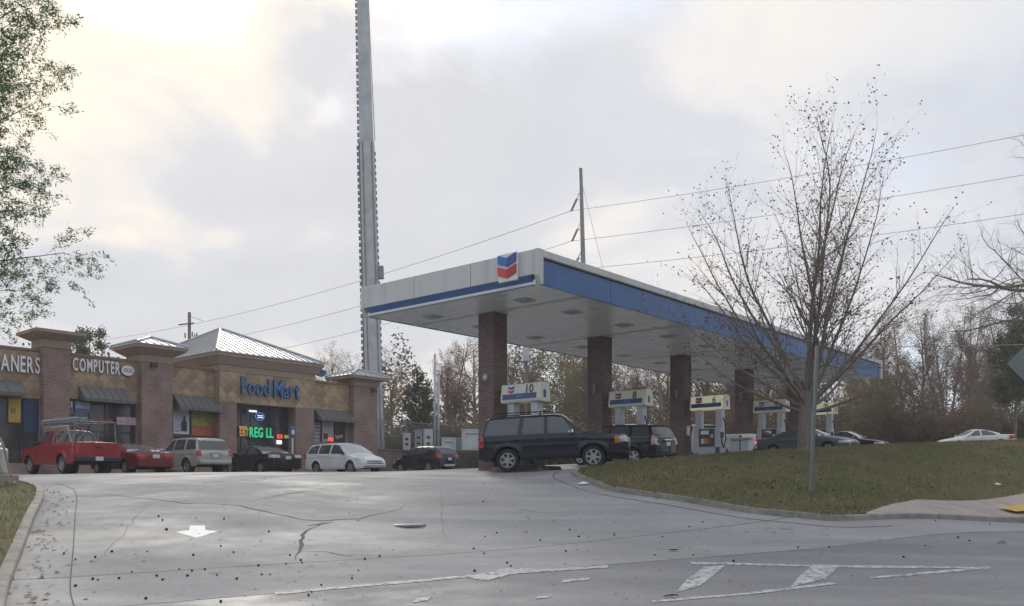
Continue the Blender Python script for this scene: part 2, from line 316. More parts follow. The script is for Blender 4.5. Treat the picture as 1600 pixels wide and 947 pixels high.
# ------------------------------------------------------------------ object helpers
def link(o, parent=None):
    COL.objects.link(o)
    if parent is not None: o.parent = parent
    return o
def tag(o, label=None, cat=None, group=None, kind=None):
    if label: o['label'] = label
    if cat: o['category'] = cat
    if group: o['group'] = group
    if kind: o['kind'] = kind
    return o
def empty(name, loc=(0, 0, 0), rz=0.0, label=None, cat=None, group=None):
    o = bpy.data.objects.new(name, None); o.empty_display_size = .3
    o.location = loc; o.rotation_euler = (0, 0, rz); link(o)
    return tag(o, label, cat, group)
class MB:
    """collects shapes of one part"""
    def __init__(s): s.v = []; s.f = []
    def add(s, vs, fs):
        k = len(s.v); s.v += [tuple(p) for p in vs]; s.f += [tuple(i + k for i in f) for f in fs]; return s
    def box(s, x0, x1, y0, y1, z0, z1, M4=None):
        vs = [(x0, y0, z0), (x1, y0, z0), (x1, y1, z0), (x0, y1, z0), (x0, y0, z1), (x1, y0, z1), (x1, y1, z1), (x0, y1, z1)]
        if M4 is not None: vs = [M4 @ Vector(p) for p in vs]
        return s.add(vs, [(0, 3, 2, 1), (4, 5, 6, 7), (0, 1, 5, 4), (1, 2, 6, 5), (2, 3, 7, 6), (3, 0, 4, 7)])
    def bbox(s, x0, x1, y0, y1, z0, z1, b=.02):
        """box with chamfered edges (12 chamfers and 8 corners)"""
        b = min(b, abs(x1 - x0) * .45, abs(y1 - y0) * .45, abs(z1 - z0) * .45)
        X, Y, Z = (x0, x1), (y0, y1), (z0, z1); idx = {}; vs = []
        for i in (0, 1):
            for j in (0, 1):
                for k in (0, 1):
                    for a in range(3):
                        p = [X[i], Y[j], Z[k]]
                        for q, (e, sg) in enumerate(((i, b), (j, b), (k, b))):
                            if q != a: p[q] += sg if e == 0 else -sg
                        idx[(i, j, k, a)] = len(vs); vs.append(tuple(p))
        I = lambda i, j, k, a: idx[(i, j, k, a)]
        fs = []
        for a in range(3):
            for e in (0, 1):
                c = []
                for (m, n) in ((0, 0), (1, 0), (1, 1), (0, 1)):
                    t_ = [0, 0, 0]; o = [q for q in range(3) if q != a]; t_[a] = e; t_[o[0]] = m; t_[o[1]] = n
                    c.append(I(*t_, a))
                fs.append(c)
        for a in range(3):
            o = [q for q in range(3) if q != a]
            for m in (0, 1):
                for n in (0, 1):
                    A = [0, 0, 0]; A[a] = 0; A[o[0]] = m; A[o[1]] = n; B = list(A); B[a] = 1
                    fs.append([I(*A, o[0]), I(*B, o[0]), I(*B, o[1]), I(*A, o[1])])
        for i in (0, 1):
            for j in (0, 1):
                for k in (0, 1): fs.append([I(i, j, k, 0), I(i, j, k, 1), I(i, j, k, 2)])
        s.add(vs, fs); s.fix = True
        return s
    def prism(s, poly, axis, a, b):
        """extrude a 2D polygon along axis 0/1/2 from a to b"""
        n = len(poly)
        def P(q, h):
            if axis == 0: return (h, q[0], q[1])
            if axis == 1: return (q[0], h, q[1])
            return (q[0], q[1], h)
        vs = [P(q, a) for q in poly] + [P(q, b) for q in poly]
        s.add(vs, [tuple(range(n)), tuple(range(2 * n - 1, n - 1, -1))] + [(i, (i + 1) % n, n + (i + 1) % n, n + i) for i in range(n)])
        s.fix = True
        return s
    def tube(s, p0, p1, r0, r1=None, n=8, cap=True):
        r1 = r0 if r1 is None else r1
        p0, p1 = Vector(p0), Vector(p1); d = (p1 - p0)
        if d.length < 1e-6: return s
        d.normalize(); a = d.orthogonal().normalized(); b = d.cross(a)
        vs = []
        for p, r in ((p0, r0), (p1, r1)):
            for i in range(n):
                t_ = 2 * math.pi * i / n; vs.append(p + (a * math.cos(t_) + b * math.sin(t_)) * r)
        fs = [(i, (i + 1) % n, n + (i + 1) % n, n + i) for i in range(n)]
        if cap: fs += [tuple(range(n - 1, -1, -1)), tuple(range(n, 2 * n))]
        return s.add(vs, fs)
    def path(s, pts, r, n=6):
        for a, b in zip(pts[:-1], pts[1:]): s.tube(a, b, r, r, n)
        return s
    def lathe(s, prof, n=24, axis=2, c=(0, 0, 0), loop=False):
        """prof: (radius, height) list"""
        vs = []
        for r, h in prof:
            for i in range(n):
                t_ = 2 * math.pi * i / n; x, y = r * math.cos(t_), r * math.sin(t_)
                p = (x, y, h) if axis == 2 else ((x, h, y) if axis == 1 else (h, x, y))
                vs.append((p[0] + c[0], p[1] + c[1], p[2] + c[2]))
        fs = []
        for k in range(len(prof) - 1):
            for i in range(n): fs.append((k * n + i, k * n + (i + 1) % n, (k + 1) * n + (i + 1) % n, (k + 1) * n + i))
        if loop:
            q = (len(prof) - 1) * n
            for i in range(n): fs.append((q + i, q + (i + 1) % n, (i + 1) % n, i))
        else: fs += [tuple(range(n)), tuple(range((len(prof) - 1) * n, len(prof) * n))]
        s.fix = True
        return s.add(vs, fs)
    def mesh(s, name, mat, smooth=False):
        me = bpy.data.meshes.new(name); me.from_pydata(s.v, [], s.f)
        if getattr(s, 'fix', False):
            bm = bmesh.new(); bm.from_mesh(me); bmesh.ops.recalc_face_normals(bm, faces=bm.faces); bm.to_mesh(me); bm.free()
        me.materials.append(MATS[mat] if isinstance(mat, str) else mat)
        if smooth: me.polygons.foreach_set('use_smooth', [True] * len(me.polygons))
        me.update()
        return me
    def build(s, name, mat, parent=None, smooth=False, loc=None, rz=None):
        o = bpy.data.objects.new(name, s.mesh(name, mat, smooth))
        if loc is not None: o.location = loc
        if rz is not None: o.rotation_euler = (0, 0, rz)
        return link(o, parent)
def box(name, mat, parent, *a, b=None):
    m = MB()
    if b: m.bbox(*a, b=b)
    else: m.box(*a)
    return m.build(name, mat, parent)
def copy_tree(o, parent=None):
    c = o.copy(); COL.objects.link(c); c.parent = parent
    for ch in list(o.children): copy_tree(ch, c)
    return c
_tmp = {}
def glyph_mesh(txt, size, extrude, mat, offset=0.0, name='letter'):
    key = (txt, size, extrude, mat, offset)
    if key in _tmp: return _tmp[key]
    cu = bpy.data.curves.new('t', 'FONT'); cu.body = txt; cu.size = size; cu.extrude = extrude; cu.offset = offset; cu.resolution_u = 3
    o = bpy.data.objects.new('t', cu); COL.objects.link(o)
    dg = bpy.context.evaluated_depsgraph_get(); me = bpy.data.meshes.new_from_object(o.evaluated_get(dg))
    bpy.data.objects.remove(o); bpy.data.curves.remove(cu)
    me.name = name; me.materials.clear(); me.materials.append(MATS[mat])
    xs = [v.co.x for v in me.vertices] or [0, .1]
    _tmp[key] = (me, min(xs), max(xs))
    return _tmp[key]
def letters(txt, parent, x, y, z, size, extrude, mat, gap=.04, offset=.012, xs=1.0, space=.3, name='letter', lift=0.0):
    """upright letters in the local xz plane facing -y; returns end x"""
    for ch in txt:
        if ch == ' ': x += size * space * xs; continue
        me, a, b = glyph_mesh(ch, size, extrude, mat, offset, name)
        o = bpy.data.objects.new(name, me); o.location = (x - a * xs, y, z); o.rotation_euler = (R(90), 0, 0); o.scale = (xs, 1, 1)
        link(o, parent); x += (b - a) * xs + gap
    return x
def word(txt, parent, x, y, z, size, mat, name='lettering', extrude=.003, xs=1.0, offset=.0):
    me, a, b = glyph_mesh(txt, size, extrude, mat, offset, name)
    o = bpy.data.objects.new(name, me); o.location = (x, y, z); o.rotation_euler = (R(90), 0, 0); o.scale = (xs, 1, 1)
    return link(o, parent)

# ================================================================== the lie of the land
UA = R(40.6)
u = Vector((math.sin(UA), math.cos(UA), 0)); v = Vector((-math.cos(UA), math.sin(UA), 0))
RZ_U = math.pi / 2 - UA                       # rotation that turns local x to u (local y to v)
def at(px, py, Y):
    """survey: a point at real distance Y seen at photo position px, py"""
    return Vector(((px - 800) / F * Y, Y, (HOR - py) / F * Y))
COL1 = Vector((-0.72, 33.0, 0)); SPAN = 6.96
def col_xy(i): return COL1 + u * (SPAN * i)
ctrl = [(0, 0, -1.5), (-8, 4, -1.55), (8, 2, -1.4), (0, -15, -1.6), (-25, -2, -1.8), (20, 5, -1.15), (40, 20, -.75), (60, 25, -.3)]
for q in [(215, 945, 11.2), (800, 894, 13.85), (1000, 878, 15.1), (1315, 853, 17.5), (1600, 830, 20.5),
          (1315, 814, 20.0), (1600, 817, 22.3), (1050, 787, 22.0), (950, 766, 25.5), (895, 742.5, 28.3), (1180, 801, 21.0),
          (600, 850, 17.2), (600, 800, 21.0), (600, 770, 24.3), (600, 750, 27.0), (600, 741.5, 29.5),
          (350, 800, 19.5), (350, 770, 23.0), (350, 742.5, 28.5), (800, 850, 17.5), (800, 800, 21.3), (800, 768, 25.0), (800, 742, 29.3),
          (10, 925, 12.1), (75, 765, 24.5), (100, 743, 29.5), (200, 741.5, 40), (320, 741.5, 42.5), (420, 741, 45.5), (540, 740.5, 50), (663, 739.8, 55),
          (20, 752, 27.0), (-60, 800, 20), (-100, 890, 13), (-150, 745, 33),
          (905, 733, 28.8), (960, 731.5, 31.0), (1000, 721, 29.5), (1160, 713, 30.0), (1267, 708.5, 30.3), (1400, 700, 33.0), (1600, 693, 36.0), (1265, 778, 22.3), (1500, 775, 25.0), (1350, 740, 26.5), (1100, 750, 25.8)]:
    p = at(*q); ctrl.append((p.x, p.y, p.z))
for i in range(5):
    for t_ in (-5.0, 0.0, 4.0):
        p = col_xy(i) - v * t_; ctrl.append((p.x, p.y, .60 + .046 * SPAN * i))
for s_, z_ in ((-24, .55), (-12, .64), (-3, .78), (4, .86), (18, 1.3), (36, 2.2)):
    p = Vector((-10.57, 56, 0)) + u * s_; ctrl.append((p.x, p.y, z_))
ctrl += [(31.5, 60, 2.45), (45, 55, 2.7), (60, 80, 3.2), (30, 90, 3.0), (0, 110, 3.0), (-40, 110, 2.6), (-60, 60, 1.2), (-60, 30, .2)]
for a_ in range(12):
    ctrl.append((700 * math.cos(a_ * math.pi / 6), 700 * math.sin(a_ * math.pi / 6) + 40, 1.0))
C_ = np.array(ctrl, float)
def _tps(d): return np.where(d > 1e-9, d * d * np.log(d + 1e-12), 0.0)
_n = len(C_)
_K = _tps(np.linalg.norm(C_[:, None, :2] - C_[None, :, :2], axis=2)) + np.eye(_n) * 1.2
_P = np.hstack([np.ones((_n, 1)), C_[:, :2]])
_A = np.block([[_K, _P], [_P.T, np.zeros((3, 3))]])
_w = np.linalg.solve(_A, np.concatenate([C_[:, 2], np.zeros(3)]))
def hfa(xy):
    xy = np.asarray(xy, float).reshape(-1, 2); out = np.empty(len(xy))
    for k in range(0, len(xy), 4000):
        c = xy[k:k + 4000]; d = np.linalg.norm(c[:, None, :] - C_[None, :, :2], axis=2)
        out[k:k + 4000] = _tps(d) @ _w[:_n] + _w[_n] + c @ _w[_n + 1:]
    return out
def hf(x, y): return float(hfa([(x, y)])[0])
_ys = np.concatenate([np.arange(4, 45, .05), np.arange(45, 120, .25)])
def onground(px, py, far=60):
    """the first ground point in the direction of photo position px, py"""
    k = (px - 800) / F; z = hfa(np.stack([k * _ys, _ys], 1)); r = (HOR - py) / F * _ys
    hit = np.nonzero(z >= r)[0]
    Y = _ys[hit[0]] if len(hit) else far
    return Vector((k * Y, Y, hf(k * Y, Y)))
def G(x, y, dz=0.0): return Vector((x, y, hf(x, y) + dz))

def resample(pts, step):
    out = []
    for a, b in zip(pts[:-1], pts[1:]):
        a, b = Vector(a[:2]), Vector(b[:2]); n = max(1, int((b - a).length / step))
        for i in range(n): out.append(a.lerp(b, i / n))
    out.append(Vector(pts[-1][:2]))
    return out
def inside(poly, x, y):
    """vectorised point in polygon"""
    r = np.zeros(x.shape, bool); n = len(poly); j = n - 1
    for i in range(n):
        xi, yi = poly[i][0], poly[i][1]; xj, yj = poly[j][0], poly[j][1]
        c = ((yi > y) != (yj > y)) & (x < (xj - xi) * (y - yi) / (yj - yi + 1e-12) + xi); r ^= c; j = i
    return r
def drape(name, poly, mat, dz=0.0, step=1.0, parent=None, zf=None, bstep=None):
    """a sheet that follows the ground inside a plan outline"""
    b = resample(list(poly) + [poly[0]], bstep or step)[:-1]
    xs = [p[0] for p in b]; ys = [p[1] for p in b]
    gx, gy = np.meshgrid(np.arange(min(xs) + step / 2, max(xs), step), np.arange(min(ys) + step / 2, max(ys), step))
    gx = gx.ravel(); gy = gy.ravel(); k = inside([(p[0], p[1]) for p in b], gx, gy)
    gx, gy = gx[k], gy[k]
    B = np.array([(p[0], p[1]) for p in b])
    if len(gx):
        ok = np.ones(len(gx), bool)
        for c in range(0, len(gx), 3000):
            d = np.min(np.linalg.norm(np.stack([gx[c:c + 3000], gy[c:c + 3000]], 1)[:, None] - B[None], axis=2), axis=1); ok[c:c + 3000] = d > step * .35
        gx, gy = gx[ok], gy[ok]
    co = [Vector(p) for p in b] + [Vector((x, y)) for x, y in zip(gx, gy)]
    r = delaunay_2d_cdt(co, [], [list(range(len(b)))], 1, 1e-4)
    vs, fs = r[0], r[2]
    z = hfa([(p[0], p[1]) for p in vs]) + dz
    if zf is not None: z = z + np.array([zf(p[0], p[1]) for p in vs])
    me = bpy.data.meshes.new(name); me.from_pydata([(p[0], p[1], zz_) for p, zz_ in zip(vs, z)], [], fs)
    bm = bmesh.new(); bm.from_mesh(me); bmesh.ops.recalc_face_normals(bm, faces=bm.faces)
    if sum(f.normal.z for f in bm.faces) < 0: bmesh.ops.reverse_faces(bm, faces=bm.faces)
    bm.to_mesh(me); bm.free()
    me.polygons.foreach_set('use_smooth', [True] * len(me.polygons)); me.materials.append(MATS[mat])
    o = bpy.data.objects.new(name, me)
    return link(o, parent)
def gp(*pts): return [onground(*p)[:2] for p in pts]

# plan lines
EDGE0, EDGE1 = Vector((-4.75, 11.2)), Vector((11.9, 20.5))           # road edge
rd = (EDGE1 - EDGE0).normalized(); rn = Vector((-rd.y, rd.x))
def E(s, n=0.0): p = EDGE0 + rd * s + rn * n; return (p.x, p.y)
L_CURB = [(-5.9, 10.25), (-6.9, 12.1), (-8.2, 14.8), (-10.0, 18.5), (-11.9, 22.4), (-13.2, 24.6), (-15.0, 26.3), (-18.0, 27.3), (-24.0, 27.6), (-34, 27.0)]
def cat_rom(P, n=8):
    P = [Vector(p[:2]) for p in P]; Q = [P[0] * 2 - P[1]] + P + [P[-1] * 2 - P[-2]]; out = []
    for i in range(1, len(Q) - 2):
        for k in range(n):
            t_ = k / n; a, b, c, d = Q[i - 1:i + 3]
            out.append(0.5 * ((2 * b) + (c - a) * t_ + (2 * a - 5 * b + 4 * c - d) * t_ ** 2 + (3 * b - a - 3 * c + d) * t_ ** 3))
    out.append(P[-1]); return out
R_CURB = [at(*q) for q in [(912, 731, 29.1), (898, 736, 28.7), (896, 743, 27.9), (918, 754, 26.7), (960, 768, 25.0), (1050, 787, 22.6), (1160, 801, 21.0), (1250, 810, 20.3), (1320, 814, 20.0), (1450, 817, 20.9), (1600, 817, 22.3), (1760, 818, 24.4), (2000, 818, 28)]]
L_C = cat_rom(L_CURB); R_C = cat_rom(R_CURB)
i_flare = min(range(len(R_C)), key=lambda i: (R_C[i] - Vector(at(1320, 814, 20.0)[:2])).length)

# terrain to the horizon, a little below the paved and grassed sheets
def terrain():
    xs = np.concatenate([[-1500, -900, -500, -300, -200, -130], np.arange(-90, 91, 3.0), [130, 200, 300, 500, 900, 1500]])
    ys = np.concatenate([[-1200, -600, -250, -100, -50], np.arange(-30, 131, 3.0), [170, 240, 350, 500, 800, 1200, 2000]])
    X, Y = np.meshgrid(xs, ys); z = hfa(np.stack([X.ravel(), Y.ravel()], 1)); r = np.hypot(X.ravel(), Y.ravel())
    z = np.where(r > 250, z * np.clip(1 - (r - 250) / 500, 0, 1) + 1.0 * np.clip((r - 250) / 500, 0, 1), z) - .09
    nx = len(xs); vs = list(zip(X.ravel(), Y.ravel(), z))
    fs = [(j * nx + i, j * nx + i + 1, (j + 1) * nx + i + 1, (j + 1) * nx + i) for j in range(len(ys) - 1) for i in range(nx - 1)]
    m = MB(); m.v = [tuple(map(float, p)) for p in vs]; m.f = fs
    tag(m.build('ground', 'soil', smooth=True), kind='structure')
terrain()
tag(drape('road', [E(-60), E(0), E(60), E(90), E(90, -26), E(-60, -26)], 'asphalt', 0.0, .9), kind='structure')
# concrete entrance apron: a strip along the road, then the lot
JN = 2.55
ap_r = R_C[i_flare]
lot_poly = []
left_part = [p for p in L_C]
right_part = R_C[:i_flare + 1]
def side(p): return (Vector(p[:2]) - EDGE0).dot(rn)
lstart = next(i for i, p in enumerate(left_part) if side(p) > JN)
rend = max(i for i, p in enumerate(right_part) if side(p) > JN - .0)
jl = (Vector(left_part[lstart]) - EDGE0).dot(rd); jr = (Vector(right_part[rend]) - EDGE0).dot(rd)
apron = [E(-1.6), E(5), E(10), E(15), E(18), E(25), E(33)] + [(p.x, p.y) for p in R_C[-1:rend:-1]] + [E(jr, JN), E(jl, JN)] + [(p.x, p.y) for p in left_part[lstart - 1::-1]]
apron_o = tag(drape('driveway_apron', apron, 'concrete', 0.004, .7), kind='structure')
berm_back = [at(912, 731, 29.1), at(1000, 720, 30.0), at(1160, 707, 31.9), at(1267, 701, 33.0), at(1400, 690, 35.5), at(1600, 682, 38.5), at(1850, 680, 44)]
bb = [(p.x, p.y) for p in cat_rom([p[:2] for p in berm_back])]
BLD = Vector((-10.57, 56.0, 0))
def B2(s, d=0.0): p = BLD + u * s + v * d; return (p.x, p.y)
lot_poly = [(p.x, p.y) for p in left_part[lstart:]] + [B2(-36), B2(-36, 1), B2(3, 1), B2(3, 3.5), B2(60, 3.5), (62, 62)] + bb[::-1] + [(p.x, p.y) for p in right_part[1:rend + 1]] + [E(jr, JN), E(jl, JN)]
lot = tag(drape('parking_lot', lot_poly, 'concrete', 0.004, .8), kind='structure')
# grass
berm = [(p.x, p.y) for p in R_C[1:i_flare]]
WALKW = 1.7
walk_front = R_C[i_flare:]
def offset_line(L, d):
    out = []
    for i, p in enumerate(L):
        a = L[max(0, i - 1)]; b = L[min(len(L) - 1, i + 1)]; t_ = (b - a).normalized(); out.append(Vector((p.x - t_.y * d, p.y + t_.x * d)))
    return out
walk_back = offset_line(walk_front, WALKW)
CH = 0.14
def rise(x, y): return 0.0
wf = resample(walk_front, .25)
wfo = offset_line(wf, .176); wbo = offset_line(wf, WALKW)
def wback(k): return wfo[k].lerp(wbo[k], min(1.0, max(.03, (k - 3) / 9)))
lawn_poly = berm + [(walk_front[0].x, walk_front[0].y)] + [(wback(k).x, wback(k).y) for k in range(2, len(wf))] + bb[::-1]
lawn_dz = CH - .02
# blend the lawn down to lot level along its back edge
BB = np.array(bb)
def lawn_fade(x, y):
    d = float(np.min(np.hypot(BB[:, 0] - x, BB[:, 1] - y))); return -(lawn_dz - .03) * max(0.0, 1 - d / 2.0)
lawn = tag(drape('lawn', lawn_poly, 'lawn', lawn_dz, .8, zf=lawn_fade), kind='structure')
llawn_poly = [(p.x, p.y) for p in offset_line(L_C, .16)] + [(-34, 8.0), E(-26, 0.4), E(-3.2, .4)]
llawn = tag(drape('verge', llawn_poly, 'lawn', CH - .02, .8), kind='structure')

# kerbs: cast lengths with open joints, each length a piece of the kerb
def kerb(name, L, w, sidef, piece=2.4):
    root = tag(empty(name, (0, 0, 0)), kind='structure')
    pts = resample(L, .3); k = 0; n = max(2, int(piece / .3))
    prof = [(-.006, -.10), (0, CH - .03), (.02, CH - .006), (.05, CH), (w, CH), (w, -.10)]
    off = lambda P, i, d: Vector((P[i].x - (P[min(len(P) - 1, i + 1)] - P[max(0, i - 1)]).normalized().y * d * sidef,
                                  P[i].y + (P[min(len(P) - 1, i + 1)] - P[max(0, i - 1)]).normalized().x * d * sidef))
    while k < len(pts) - 1:
        e = min(k + n, len(pts) - 1); vs = []; m = MB()
        for i in range(k, e + 1):
            pull = .006 if i == k else (-.006 if i == e else 0)
            tdir = (pts[min(len(pts) - 1, i + 1)] - pts[max(0, i - 1)]).normalized()
            for (d, h) in prof:
                q = off(pts, i, d) + tdir * pull; vs.append((q.x, q.y, hf(pts[i].x, pts[i].y) + h))
        c = e - k + 1; np_ = len(prof)
        fs = [(i * np_ + j, i * np_ + j + 1, (i + 1) * np_ + j + 1, (i + 1) * np_ + j) for i in range(c - 1) for j in range(np_ - 1)]
        fs += [tuple(range(np_)), tuple(range((c - 1) * np_, c * np_))]
        m.add(vs, fs); m.fix = True; m.build('kerb_stone', 'curb', root)
        k = e
    return root
kerb('kerb', R_C[:i_flare + 2], .17, 1)
kerb('kerb', L_C, .17, 1)
kerb('kerb', walk_front[1:], .17, 1)
# gutter pan joint along the right and left kerbs
def strip(name, pts, w, mat, parent, dz=.009, taper=False, jitter=0.0):
    pts = resample(pts, .25); vs = []; n = len(pts)
    for i, p in enumerate(pts):
        a = pts[max(0, i - 1)]; b = pts[min(n - 1, i + 1)]; t_ = (b - a).normalized(); nn = Vector((-t_.y, t_.x))
        ww = w * (1 if not taper else max(.15, min(1, 4 * i / n, 4 * (n - 1 - i) / n))) * (1 + random.uniform(-jitter, jitter))
        o_ = nn * random.uniform(-jitter, jitter) * w
        for s_ in (-.5, .5): vs.append((p + nn * ww * s_ + o_))
    zs = hfa([(q.x, q.y) for q in vs]) + dz
    m = MB(); m.add([(q.x, q.y, z) for q, z in zip(vs, zs)], [(2 * i, 2 * i + 1, 2 * i + 3, 2 * i + 2) for i in range(n - 1)])
    return m.build(name, mat, parent)
strip('joint', offset_line(R_C[6:i_flare + 4], -.62), .03, 'crack', lot, .011)
strip('joint', offset_line([Vector(p) for p in L_C[:46]], -.75), .016, 'crack', lot, .011)
strip('joint', [E(jl, JN), E(jr, JN)], .016, 'crack', lot, .011)
def crackpx(pts, w, j=.6):
    P = [onground(*p) for p in pts]
    Q = []
    for a, b in zip(P[:-1], P[1:]):
        n = max(1, int((b - a).length / .35))
        for i in range(n):
            c = a.lerp(b, i / n); Q.append(c + Vector((random.uniform(-.05, .05), random.uniform(-.05, .05), 0)))
    Q.append(P[-1])
    strip('crack', Q, w * .6, 'crack', lot, .010, True, j)
crackpx([(150, 772), (290, 787), (372, 790), (410, 800), (470, 812), (510, 815), (560, 811), (600, 803), (625, 795), (640, 787)], .06)
crackpx([(372, 790), (410, 780), (450, 772), (540, 757)], .03)
crackpx([(505, 818), (490, 824), (478, 830), (472, 845), (474, 858), (466, 868), (461, 876)], .09)
crackpx([(480, 822), (520, 817)], .12)
crackpx([(470, 862), (510, 864), (540, 870), (560, 866)], .05)
crackpx([(660, 792), (700, 790), (740, 786), (760, 785)], .03)
crackpx([(790, 792), (830, 800), (880, 806)], .025)
# joints of the slab pours, fine
for q in ([(130, 905), (240, 780)], [(700, 858), (690, 800), (690, 760)]): crackpx(q, .010, .1)

# painted markings
def mark(name, pts, mat, parent, dz=.007, step=.5):
    q = resample(gp(*pts) + [gp(pts[0])[0]], .14)[:-1]
    q = [(a.x + random.uniform(-.007, .007), a.y + random.uniform(-.007, .007)) for a in q]
    o = drape(name, q, mat, dz, step, parent, bstep=9); o.data.polygons.foreach_set('use_smooth', [False] * len(o.data.polygons)); return o
road = bpy.data.objects['road']
mark('painted_arrow', [(296, 822), (320, 822), (321, 829), (341, 831), (307, 841), (274, 832), (296, 829)], 'paint_white', lot)
P0 = [(430, 926), (600, 911), (800, 893), (950, 884)]
for a, b in zip(P0[:-1], P0[1:]):
    mark('edge_line', [a, b, (b[0], b[1] + 4.0), (a[0], a[1] + 4.5)], 'paint', road)
mark('edge_line', [(730, 904), (790, 889), (850, 890), (798, 899), (760, 908)], 'paint', road)
mark('gore_line', [(1080, 879), (1330, 884), (1548, 886), (1546, 889), (1330, 888), (1080, 882)], 'paint', road)
mark('gore_line', [(1546, 886), (1548, 889), (1400, 902), (1360, 905), (1358, 903), (1450, 894)], 'paint', road)
mark('gore_line', [(1300, 910), (1310, 913), (1180, 929), (1020, 943), (1018, 939), (1150, 929)], 'paint', road)
mark('gore_bar', [(1270, 883), (1313, 884), (1290, 905), (1235, 918), (1245, 905)], 'paint', road)
mark('gore_bar', [(1100, 886), (1134, 884), (1092, 918), (1056, 927), (1072, 908)], 'paint', road)
mark('gore_bar', [(880, 907), (925, 903), (920, 907), (876, 912)], 'paint', road)
mark('gore_bar', [(840, 933), (862, 931), (858, 935), (836, 937)], 'paint', road)
mark('worn_mark', [(650, 936), (675, 934), (668, 940), (645, 943)], 'paint', road)
# patch cover in the driveway
c0 = onground(640, 821); lid = MB(); lid.lathe([(0.02, .012), (.33, .012), (.36, .0), (.36, -.04), (.02, -.04)], 20)
cov = lid.build('drain_cover', 'galv_dark', loc=(c0.x, c0.y, c0.z + .012)); tag(cov, 'round dark metal drain cover set in the wet concrete driveway', 'drain cover')

# sidewalk slabs with a tactile pad
wk = tag(empty('sidewalk'), kind='structure')
i = 3; nsl = 7
while i < len(wf) - 1:
    e = min(i + nsl, len(wf) - 1); m = MB(); vs = []
    for k in range(i, e + 1):
        t_ = (wf[min(k + 1, len(wf) - 1)] - wf[k - 1]).normalized(); pull = t_ * (.012 if k == i else (-.012 if k == e else 0))
        a = wfo[k] + pull; b = wback(k) + pull
        za = hf(wf[k].x, wf[k].y) + CH - .004; zb = hf(b.x, b.y) + CH - .012
        vs += [(a.x, a.y, za), (b.x, b.y, zb), (a.x, a.y, za - .12), (b.x, b.y, zb - .12)]
    c = e - i + 1; fs = []
    for k in range(c - 1):
        o_ = 4 * k; fs += [(o_, o_ + 4, o_ + 5, o_ + 1), (o_, o_ + 2, o_ + 6, o_ + 4), (o_ + 1, o_ + 5, o_ + 7, o_ + 3)]
    fs += [(0, 1, 3, 2), (4 * c - 4, 4 * c - 2, 4 * c - 1, 4 * c - 3)]
    m.add(vs, fs); m.fix = True; m.build('slab', 'walk', wk); i = e
pq = [at(1560, 794, 23.1), at(1640, 792, 24.2), at(1660, 801, 23.6), at(1588, 803, 22.7)]
drape('tactile_pad', [(p.x, p.y) for p in pq], 'paint_yellow', CH + .05, .4, wk)

# storm drain inlet at the left kerb
q = onground(6, 922)
inl = empty('storm_drain_inlet', (q.x - .35, q.y + .1, q.z), math.atan2(1.85, -1.0), 'concrete storm drain inlet with dark throat in the grass kerb', 'storm drain')
box('hood', 'curb', inl, -.75, .75, -.05, .75, .13, .22, b=.02)
box('throat', 'under', inl, -.6, .6, -.03, .1, .0, .128)
box('side_block', 'curb', inl, -.75, -.6, -.05, .7, -.1, .128); box('side_block', 'curb', inl, .6, .75, -.05, .7, -.1, .128)

# seed balls and scraps lying about
sb = MB(); sb.lathe([(.004, -.03), (.022, -.022), (.032, 0), (.022, .022), (.004, .03)], 7); ball_me = sb.mesh('seed_ball', 'rubber')
dots = [(248, 808), (254, 814), (261, 829), (350, 812), (420, 832), (345, 855), (175, 864), (230, 863), (302, 869), (149, 872), (118, 876), (260, 828), (365, 865), (100, 866),
        (470, 877), (447, 883), (472, 881), (300, 894), (280, 891), (320, 891), (404, 885), (453, 869), (153, 908), (186, 906), (145, 907), (245, 902), (254, 908), (293, 902), (370, 906), (339, 900), (409, 899),
        (422, 900), (560, 893), (550, 906), (593, 871), (570, 875), (487, 927), (502, 916), (482, 932), (228, 937), (345, 942), (118, 918), (206, 895), (755, 785), (758, 840), (776, 834), (740, 859), (741, 894), (756, 866), (792, 881), (798, 886), (743, 894),
        (959, 835), (1077, 824), (1098, 817), (1035, 840), (884, 863), (844, 846), (1023, 869), (1083, 869), (890, 829), (905, 840), (993, 782), (1025, 781), (1146, 878), (1247, 857), (1296, 856), (1446, 854), (1497, 841), (1412, 872), (1515, 846), (1462, 815), (1547, 820), (960, 838), (903, 840)]
for k, d in enumerate(dots):
    p = onground(*d); o = bpy.data.objects.new('seed_ball', ball_me); o.location = (p.x, p.y, p.z + .018); s_ = random.uniform(.42, .75); o.scale = (s_, s_, s_); link(o)
    tag(o, 'small black seed ball lying loose on the pavement', 'seed ball', 'seed balls scattered over the driveway and road')
for k, (d, lab) in enumerate([((1053, 862), 'dark crumpled scrap lying at the road edge by the apron'), ((1566, 850), 'flat dark scrap on the road below the yellow pad'), ((1050, 935), 'dark torn scrap beside the lower painted line')]):
    p = onground(*d); m = MB(); n = 9
    m.add([(math.cos(a_ * 2 * math.pi / n) * random.uniform(.07, .13), math.sin(a_ * 2 * math.pi / n) * random.uniform(.03, .06), random.uniform(.01, .04)) for a_ in range(n)] + [(0, 0, .05)], [(a_, (a_ + 1) % n, n) for a_ in range(n)])
    tag(m.build('rubber_scrap', 'rubber', loc=(p.x, p.y, p.z + .004)), lab, 'scrap')
